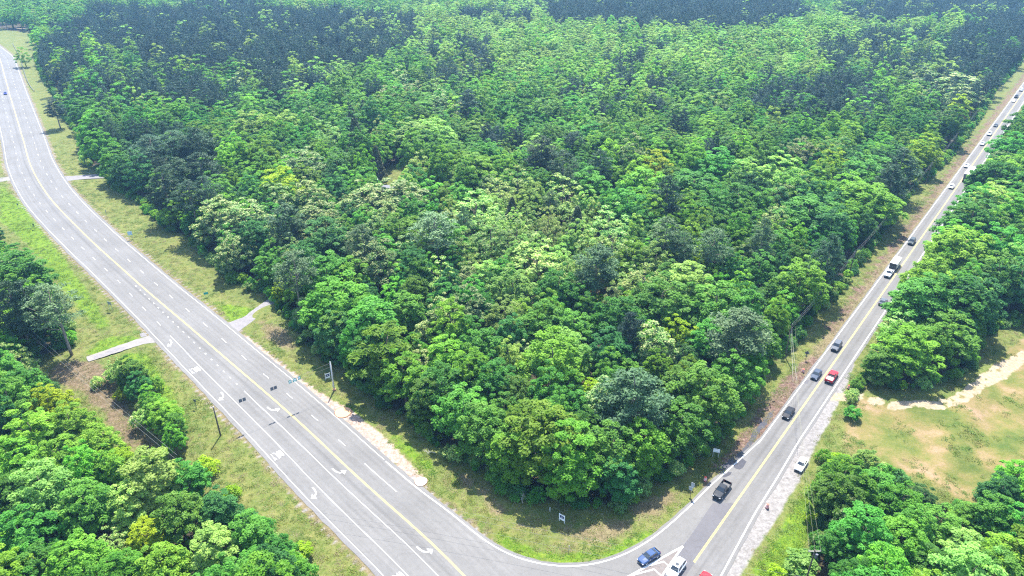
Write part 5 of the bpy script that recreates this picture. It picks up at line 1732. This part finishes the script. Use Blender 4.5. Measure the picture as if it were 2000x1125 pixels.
sign("road_sign", (384, 797), [(.75, .75, 2.3, SIGN_BACK, 0, 0)], (0,), "small dark square sign back on one post near the bushes", face=(.4, 1), post_mat=WOOD)
sign("road_sign", (404, 581), [(1.35, .75, 1.5, SIGN_TEAL, 0, 0)], (-.4, .4), "teal green oval-looking sign low in the shaded verge", face=(.5, -1))
sign("road_sign", (1397, 894), [(1.45, 1.0, 2.1, SIGN_WHITE, 0, 0)], (-.6, .6), "white rectangular sign on two legs at the foot of the trees", face=(-.3, -1), post_mat=PALE_POLE)
sign("road_sign", (1348, 968), [(.75, 1.25, 3.1, SIGN_GREY, .18, 0), (.75, .95, 1.95, SIGN_GREY, -.12, 0)], (0,), "tall post with two pale stacked panels beside the corner bend", face=(-.75, -1), post_mat=WOOD)
sign("road_sign", (1573, 703), [(.95, .95, 2.3, SIGN_BACK, 0, 1), (.55, .4, 1.3, SIGN_BACK, 0, 0)], (0,), "dark diamond sign back beside the side road", face=(.3, 1), post_mat=WOOD)
# two sale boards
for px, face, lab, w in (((1097, 1020), (-.75, -1), "white sale board with a navy panel standing at the corner", 1.35), ((641, 742), (.5, -1), "white framed sale board with a navy panel beside the pale pole", 1.3)):
    r_ = sign("sale_sign", px, [(w, 1.5, 1.35, SIGN_WHITE, 0, 0)], (-w / 2 + .06, w / 2 - .06), lab, face=face, post_mat=SIGN_WHITE, group="sale boards")
    m = MB(); m.box(-w * .36, w * .36, -.028, -.019, 1.12, 1.85); m.build("logo_panel", SIGN_NAVY, r_)
    m = MB(); m.add([(-.16, -.034, 1.38), (.16, -.034, 1.38), (0, -.034, 1.66), (-.16, -.031, 1.38), (.16, -.031, 1.38), (0, -.031, 1.66)], [(0, 1, 2), (5, 4, 3), (0, 3, 4, 1), (1, 4, 5, 2), (2, 5, 3, 0)]); m.build("logo_mark", SIGN_WHITE, r_)
for px, h, lab in (((1074, 999), 1.1, "short white marker stake at the shaded foot of the corner trees"), ((1111, 1077), 1.5, "thin pale stake in the weeds under the three wires")):
    x, y = G(*px)
    r_ = empty("marker_stake", (x, y, 0)); tag(r_, lab, "stake", "marker stakes")
    m = MB(); m.tube([(0, 0, -.2), (0, 0, h)], 0.07, 6); m.build("stake", SIGN_WHITE if h < 1.2 else WOOD_PALE, r_)
    m = MB(); m.tube([(0, 0, h), (0, 0, h + .08)], [0.08, 0.03], 6); m.build("cap", SIGN_WHITE, r_)

# span wire with hanging lane signs
def pole(name, px, v_top, r, mat, label, extra_h=0.0, group=None):
    x, y = G(*px); h = top_height(px, v_top) + extra_h
    root = empty(name, (x, y, 0)); tag(root, label, "pole", group)
    m = MB(); m.tube([(0, 0, -.5), (0, 0, h * .5), (0, 0, h)], [r, r * .85, r * .7], 10); m.build("shaft", mat, root, smooth=True)
    m = MB(); m.tube([(0, 0, h), (0, 0, h + .12)], [r * .75, r * .3], 10); m.build("cap", STEEL, root)
    return root, Vector((x, y, h))


pL, topL = pole("span_pole", (431, 851), 795, 0.20, WOOD, "dark wooden pole in the grass, west end of the span wire")
pR, topR = pole("span_pole", (653, 762), 707, 0.22, PALE_POLE, "pale grey steel pole on the clay verge, east end of the span wire")
m = MB(); m.tube([(0, 0, -.3), (0, 0, .35)], [.55, .42], 10); m.build("footing", plain("clay_foot", (0.30, 0.16, 0.10), 0.9), pR)
m = MB(); m.box(-.2, .2, -.35, -.2, 1.2, 2.0); m.build("control_cabinet", STEEL, pR, bevel=0.02)


def wire(name, a, b, sag, r, mat, label, cat="wire", group=None):
    a, b = Vector(a), Vector(b)
    n = 18
    pts = []
    for i in range(n + 1):
        t = i / n
        p = a.lerp(b, t); p.z -= sag * 4 * t * (1 - t)
        pts.append(p)
    m = MB(); m.tube([p - a for p in pts], r, 4)
    o = m.build(name, mat, None, a)
    return tag(o, label, cat, group)


CABLE = plain("cable", (0.24, 0.23, 0.19), 0.6)
CABLE_D = plain("cable_grey", (0.24, 0.24, 0.225), 0.5)
aL, aR = topL - Vector((0, 0, .3)), topR - Vector((0, 0, .3))
wire("span_wire", aL, aR, 0.35, 0.02, CABLE, "upper span wire carrying the lane signs across the highway", group="span wires over the highway")
wire("span_wire", aL - Vector((0, 0, 1.15)), aR - Vector((0, 0, 1.15)), 0.2, 0.016, CABLE, "lower tether wire under the lane signs", group="span wires over the highway")
span = aR - aL
sdir2 = Vector((span.x, span.y, 0)).normalized()


def span_t(u):
    lo, hi = 0.0, 1.0
    for _ in range(40):
        t = (lo + hi) / 2
        p = aL.lerp(aR, t)
        if PJ(p.x, p.y, p.z)[0] < u: lo = t
        else: hi = t
    return lo


for (u, w, mat, lab) in ((468.3, .72, SIGN_BACK, "dark lane sign back over the turn lanes, the outermost on the span wire"), (475.6, .72, SIGN_BACK, "dark lane sign back over the turn lanes, second along the span wire"),
                         (529.8, .74, SIGN_BACK, "dark lane sign back over the outbound side, third along the span wire"), (536.6, .74, SIGN_BACK, "dark lane sign back over the outbound side, fourth along the span wire"),
                         (565.3, .72, SIGN_TEAL, "narrow teal and white route sign, farthest of three from the pole"), (574.5, .98, SIGN_TEAL, "wide teal and white route sign, middle of three by the pole"), (583.3, .72, SIGN_TEAL, "narrow teal and white route sign with arrow, closest to the pole")):
    t_ = span_t(u)
    p = aL.lerp(aR, t_); p.z -= 0.35 * 4 * t_ * (1 - t_)
    root = empty("lane_sign", p, math.atan2(sdir2.y, sdir2.x)); tag(root, lab, "sign", "signs on the span wire")
    m = MB(); m.box(-w / 2, w / 2, -.02, .02, -1.05, -.12); m.build("sign_panel", mat, root, bevel=0.01)
    m = MB(); m.box(-.03, .03, .02, .05, -1.12, .06); m.build("hanger", STEEL, root)
    if mat is SIGN_TEAL:
        m = MB(); m.box(-w * .34, w * .34, -.028, -.0205, -.72, -.28); m.build("shield", SIGN_WHITE, root)
        m = MB(); m.box(-w * .30, w * .30, -.028, -.0205, -.98, -.80); m.build("arrow_plate", plain("sign_mint", (0.45, 0.72, 0.66), 0.5), root)
    else:
        for zz in (-.35, -.62, -.88):
            m = MB(); m.box(-w * .32, w * .32, -.026, -.0205, zz - .03, zz + .03); m.build("stiffener", plain("stiff", (0.17, 0.175, 0.19), 0.6), root)

# power line along the side road
P0 = np.array(G(1533, 696))
h0 = top_height((1533, 696), 634)
pole_pos = []
for k in range(0, 6):
    p = P0 + SR_DIR * (58.0 * k)
    root = empty("utility_pole", (p[0], p[1], 0), math.atan2(SR_DIR[1], SR_DIR[0]))
    tag(root, ["dark wooden utility pole with guy wires at the wood's corner edge", "second wooden utility pole up the side road's shaded edge", "third wooden utility pole up the side road's shaded edge", "fourth wooden utility pole up the side road's shaded edge",
               "fifth wooden utility pole up the side road's shaded edge", "sixth wooden utility pole up the side road's shaded edge"][k], "pole", "utility poles along the side road")
    m = MB(); m.tube([(0, 0, -.5), (0, 0, h0)], [.17, .12], 8); m.build("shaft", WOOD, root)
    m = MB(); m.tube([(0, 0, h0), (0, 0, h0 + .3)], .05, 6); m.build("insulator", SIGN_GREY, root)
    for zz in (h0 - .7, h0 - 1.4):
        m = MB(); m.tube([(.1, 0, zz), (.32, 0, zz + .04)], .05, 6); m.build("insulator", SIGN_GREY, root)
    if k == 0:
        for dxy in (G(1549, 746), G(1556, 742)):
            q = root.matrix_world
            d = np.array(dxy) - p
            a_ = math.atan2(SR_DIR[1], SR_DIR[0])
            lx, ly = d[0] * math.cos(a_) + d[1] * math.sin(a_), -d[0] * math.sin(a_) + d[1] * math.cos(a_)
            m = MB(); m.tube([(lx, ly, 0), (lx * .5, ly * .5, h0 * .42), (0, 0, h0 - 1.2)], [.045, .035, .015], 5); m.build("guy_wire", plain("guy_pale", (0.48, 0.44, 0.36), 0.7), root)
    pole_pos.append(p)
for k in range(5):
    for j, s in enumerate((-.9, 0, .9)):
        a3 = pole_pos[k]; b3 = pole_pos[k + 1]
        zz = h0 + .3 - .85 * (s + .9)
        wire("power_line", (a3[0], a3[1], zz), (b3[0], b3[1], zz), 0.9, 0.012, CABLE_D, f"{['upper', 'middle', 'lower'][j]} power wire, {['first', 'second', 'third', 'fourth', 'fifth'][k]} span up the side road's wooded edge", group="power wires along the side road")
# pole by the gravel and its wires
hx = 10.5
pg = G(1592, 1074, hx)
root = empty("utility_pole", (pg[0], pg[1], 0)); tag(root, "utility pole rising from bushes beside the gravel shoulder", "pole")
m = MB(); m.tube([(0, 0, -.5), (0, 0, hx)], [.17, .12], 8); m.build("shaft", WOOD, root)
m = MB(); m.box(-1.1, 1.1, -.06, .06, hx - .4, hx - .28); m.build("crossarm", WOOD_PALE, root)
m = MB(); m.tube([(.35, -.3, hx - 1.6), (.35, -.3, hx - .7)], .25, 10); m.build("transformer", SIGN_BACK, root)
for s in (-1, 0, 1):
    m = MB(); m.tube([(s, 0, hx - .28), (s, 0, hx - .05)], .05, 6); m.build("insulator", SIGN_GREY, root)
    wire("power_line", (pg[0] + s, pg[1], hx - .05), (P0[0] + s * .9 * SR_N[0], P0[1] + s * .9 * SR_N[1], h0 - .4), 1.2, 0.012, plain("cable_straw", (0.22, 0.215, 0.15), 0.6), f"{['west', 'middle', 'east'][s + 1]} wire of three dropping to the pole by the gravel", group="wires across the side road")
tl_ = Vector((G(330, 880, 9.5)[0], G(330, 880, 9.5)[1], 9.5))
for k, (px1, px2) in enumerate((((985, 1019), (1150, 1053)), ((987, 1030), (1150, 1064)), ((1020, 1055), (1140, 1079)))):
    a2, b2 = np.array(G(*px1, 4.2)), np.array(G(*px2, 4.2))
    d = (b2 - a2) / np.hypot(*(b2 - a2))
    A3, B3 = a2 - d * 46, b2 + d * 52
    wire("power_line", (A3[0], A3[1], 7.2), (B3[0], B3[1], 7.2), 3.0, 0.016, CABLE_D, f"{['upper', 'middle', 'lower'][k]} of three slack wires over the corner weeds", group="wires over the corner")
# west line
hw_ = 9.5
pw = G(25, 612, hw_)
root = empty("utility_pole", (pw[0], pw[1], 0)); tag(root, "wooden pole with a grey transformer in the dark trees west of the highway", "pole")
m = MB(); m.tube([(0, 0, -.5), (0, 0, hw_)], [.17, .12], 8); m.build("shaft", WOOD_PALE, root)
m = MB(); m.box(-.9, .9, -.06, .06, hw_ - .3, hw_ - .18); m.build("crossarm", WOOD_PALE, root)
m = MB(); m.tube([(-.4, -.2, hw_ - 2.2), (-.4, -.2, hw_ - 1.3)], .26, 10); m.build("transformer", SIGN_WHITE, root)
for k, dv in enumerate((0, 10)):
    a2 = G(25, 612 + dv, hw_ - dv * .1); b2 = G(345, 888 + dv, 9.0)
    wire("power_line", (a2[0], a2[1], hw_ - dv * .1), (b2[0], b2[1], 9.0), 0.8, 0.016, CABLE_D, f"{['upper', 'lower'][k]} of two wires west of the highway", group="wires west of the highway")

# guardrail at the far bend
GR = smooth_line(GP([(25, 86), (33, 101), (41, 119), (47, 140), (53, 158), (61, 172), (67, 179)]), 1.0, 3)
root = empty("guardrail", (GR[0][0], GR[0][1], 0)); tag(root, "long low guardrail in the grass beside the far highway bend", "guardrail")
m = MB()
m.tube([(p[0] - GR[0][0], p[1] - GR[0][1], .68) for p in GR[::4]], .16, 5); m.build("rail", plain("rail_dark", (0.11, 0.115, 0.11), 0.6), root)
for q in GR[::8]:
    m = MB(); m.box(q[0] - GR[0][0] - .08, q[0] - GR[0][0] + .08, q[1] - GR[0][1] + .17, q[1] - GR[0][1] + .33, -.3, .8); m.build("post", WOOD, root)

# traffic barrels
first = None
for px, lab in (((1377, 939), "orange traffic barrel on red earth ahead of the black pickup's tail"), ((1568, 727), "orange traffic barrel by the pole's guy wires"), ((1657, 759), "orange traffic barrel at the dirt track's mouth"), ((1498, 992), "orange traffic barrel on the pale gravel by the parked car")):
    x, y = G(*px)
    if first is None:
        r_ = empty("traffic_barrel", (x, y, 0)); first = r_
        m = MB(); m.tube([(0, 0, 0), (0, 0, .1)], .42, 12); m.build("rubber_base", RUBBER, r_)
        m = MB(); m.tube([(0, 0, .1), (0, 0, .38), (0, 0, .4), (0, 0, .7), (0, 0, .72), (0, 0, 1.05), (0, 0, 1.1)], [.36, .35, .32, .31, .28, .27, .2], 12); m.build("drum", ORANGE, r_)
        for z, r0_ in ((.30, .362), (.6, .322), (.88, .286)):
            m = MB(); m.tube([(0, 0, z - .06), (0, 0, z + .06)], r0_ + .006, 12); m.build("reflective_band", SIGN_WHITE, r_)
        tag(r_, lab, "barrel", "orange traffic barrels")
    else:
        r_ = first.copy(); link(r_); r_.location = (x, y, 0); r_["label"] = lab
        for ch in list(first.children):
            c = ch.copy(); link(c, r_)

# round dirt pads at the verge
for px, rad, col, lab in (((670, 806), 2.0, (0.56, 0.31, 0.16), "round orange clay mound with a dark rim beside the highway"), ((822, 941), 1.35, (0.50, 0.45, 0.38), "smaller pale round clay mound beside the highway")):
    x, y = G(*px)
    r_ = empty("clay_mound", (x, y, 0)); tag(r_, lab, "mound")
    m = MB(); rings = [(1.12, -.05), (1.06, .10), (1.0, .16)]
    vs, fs = [], []
    n = 36
    for q, z in rings:
        for k in range(n):
            a = 2 * math.pi * k / n
            vs.append((math.cos(a) * rad * q * (1 + .05 * math.sin(3 * a)), math.sin(a) * rad * q, z))
    for i in range(2):
        for k in range(n): fs.append((i * n + k, i * n + (k + 1) % n, (i + 1) * n + (k + 1) % n, (i + 1) * n + k))
    m.add(vs, fs); m.build("rim", plain("mound_rim", (0.16, 0.09, 0.06), 0.95, var=.3), r_)
    vs = [(0, 0, .24)]
    for q in (.5, .99):
        for k in range(n):
            a = 2 * math.pi * k / n
            vs.append((math.cos(a) * rad * q * (1 + .05 * math.sin(3 * a)), math.sin(a) * rad * q, .22 if q < .9 else .155))
    fs = [(0, 1 + k, 1 + (k + 1) % n) for k in range(n)] + [(1 + k, 1 + n + k, 1 + n + (k + 1) % n, 1 + (k + 1) % n) for k in range(n)]
    m = MB(); m.add(vs, fs); m.build("top", plain("mound_%d" % px[0], col, 0.95, var=.12, scale=1.2), r_)

# fallen branches
for k, (px, s, lab) in enumerate((((992, 975), .55, "tangle of pale dead branches fallen at the corner of the wood"), ((1022, 988), .4, "second pale dead branch fallen against the corner trees"), ((852, 888), .42, "pale bare brush leaning out beside the bright weeds"))):
    x, y = G(*px)
    r_ = empty("fallen_branch", (x, y, 0.5), k * 1.3); r_.rotation_euler = (1.35, 0.2 * k, 2.4 + k); r_.scale = (s, s, s)
    tag(r_, lab, "branch", "fallen dead branches")
    c = bpy.data.objects.new("twigs", NEAR['bare'][k % 2][0]); link(c, r_)
    c.location = (0, 0, -3); c.material_slots[0].link = 'OBJECT'; c.material_slots[0].material = plain("dead_wood", (0.42, 0.38, 0.33), 0.85)

# ------------------------------------------------------------------ brick house among the trees
hx_, hy_ = G(772, 368, 4.0)
BRICK = plain("brick_red", (0.26, 0.075, 0.05), 0.85, var=.25, scale=8)
ROOF = plain("roof_grey", (0.20, 0.20, 0.22), 0.85, var=.2, scale=3)
root = empty("brick_house", (hx_, hy_, 0), 0.05); tag(root, "red brick house with grey roof and tall chimneys, nearly hidden by cream trees", "house")
Lh, Wh, Hw, Hr = 9.0, 4.6, 3.1, 5.6
m = MB(); m.box(-Lh, Lh, -Wh, Wh, -.3, Hw); m.build("wall", BRICK, root)
m = MB()
e = .5
m.add([(-Lh - e, -Wh - e, Hw + .01), (Lh + e, -Wh - e, Hw + .01), (Lh + e, 0, Hr), (-Lh - e, 0, Hr), (-Lh - e, Wh + e, Hw + .01), (Lh + e, Wh + e, Hw + .01)], [(0, 1, 2, 3), (3, 2, 5, 4), (0, 3, 4), (1, 5, 2), (0, 4, 5, 1)])
rf_ = m.build("roof", ROOF, root)
for x0, zt in ((-Lh + 1.2, 8.0), (Lh - 1.4, 7.0)):
    m = MB(); m.box(x0 - .65, x0 + .65, -.5, .5, 4.2, zt); ch = m.build("chimney", BRICK if x0 < 0 else plain("brick_dark", (0.10, 0.07, 0.07), .85), rf_)
    m = MB(); m.box(x0 - .8, x0 + .8, -.65, .65, zt, zt + .2); m.build("cap", SIGN_WHITE, rf_)
for xw in (-6.5, -3.2, 3.2, 6.5):
    m = MB(); m.box(xw - .5, xw + .5, -Wh - .04, -Wh + .02, 1.0, 2.4); w_ = m.build("window", SIGN_WHITE, root)
    m = MB(); m.box(xw - .42, xw + .42, -Wh - .055, -Wh - .042, 1.08, 2.32); m.build("pane", GLASS, w_)
m = MB(); m.box(-.5, .5, -Wh - .05, -Wh + .02, 0, 2.1); m.build("door", SIGN_WHITE, root)

# ------------------------------------------------------------------ air
m, N, L = new_mat("haze_air")
out = N.new("ShaderNodeOutputMaterial")
pv = N.new("ShaderNodeVolumePrincipled")
pv.inputs["Color"].default_value = (0.30, 0.60, 1.0, 1)
pv.inputs["Density"].default_value = 0.00013
pv.inputs["Anisotropy"].default_value = 0.2
L.new(pv.outputs[0], out.inputs["Volume"])
b = MB(); b.box(-4030, 4030, -930, 4230, -1.6, CAMH + 3)
tag(b.build("haze", m), kind="stuff")
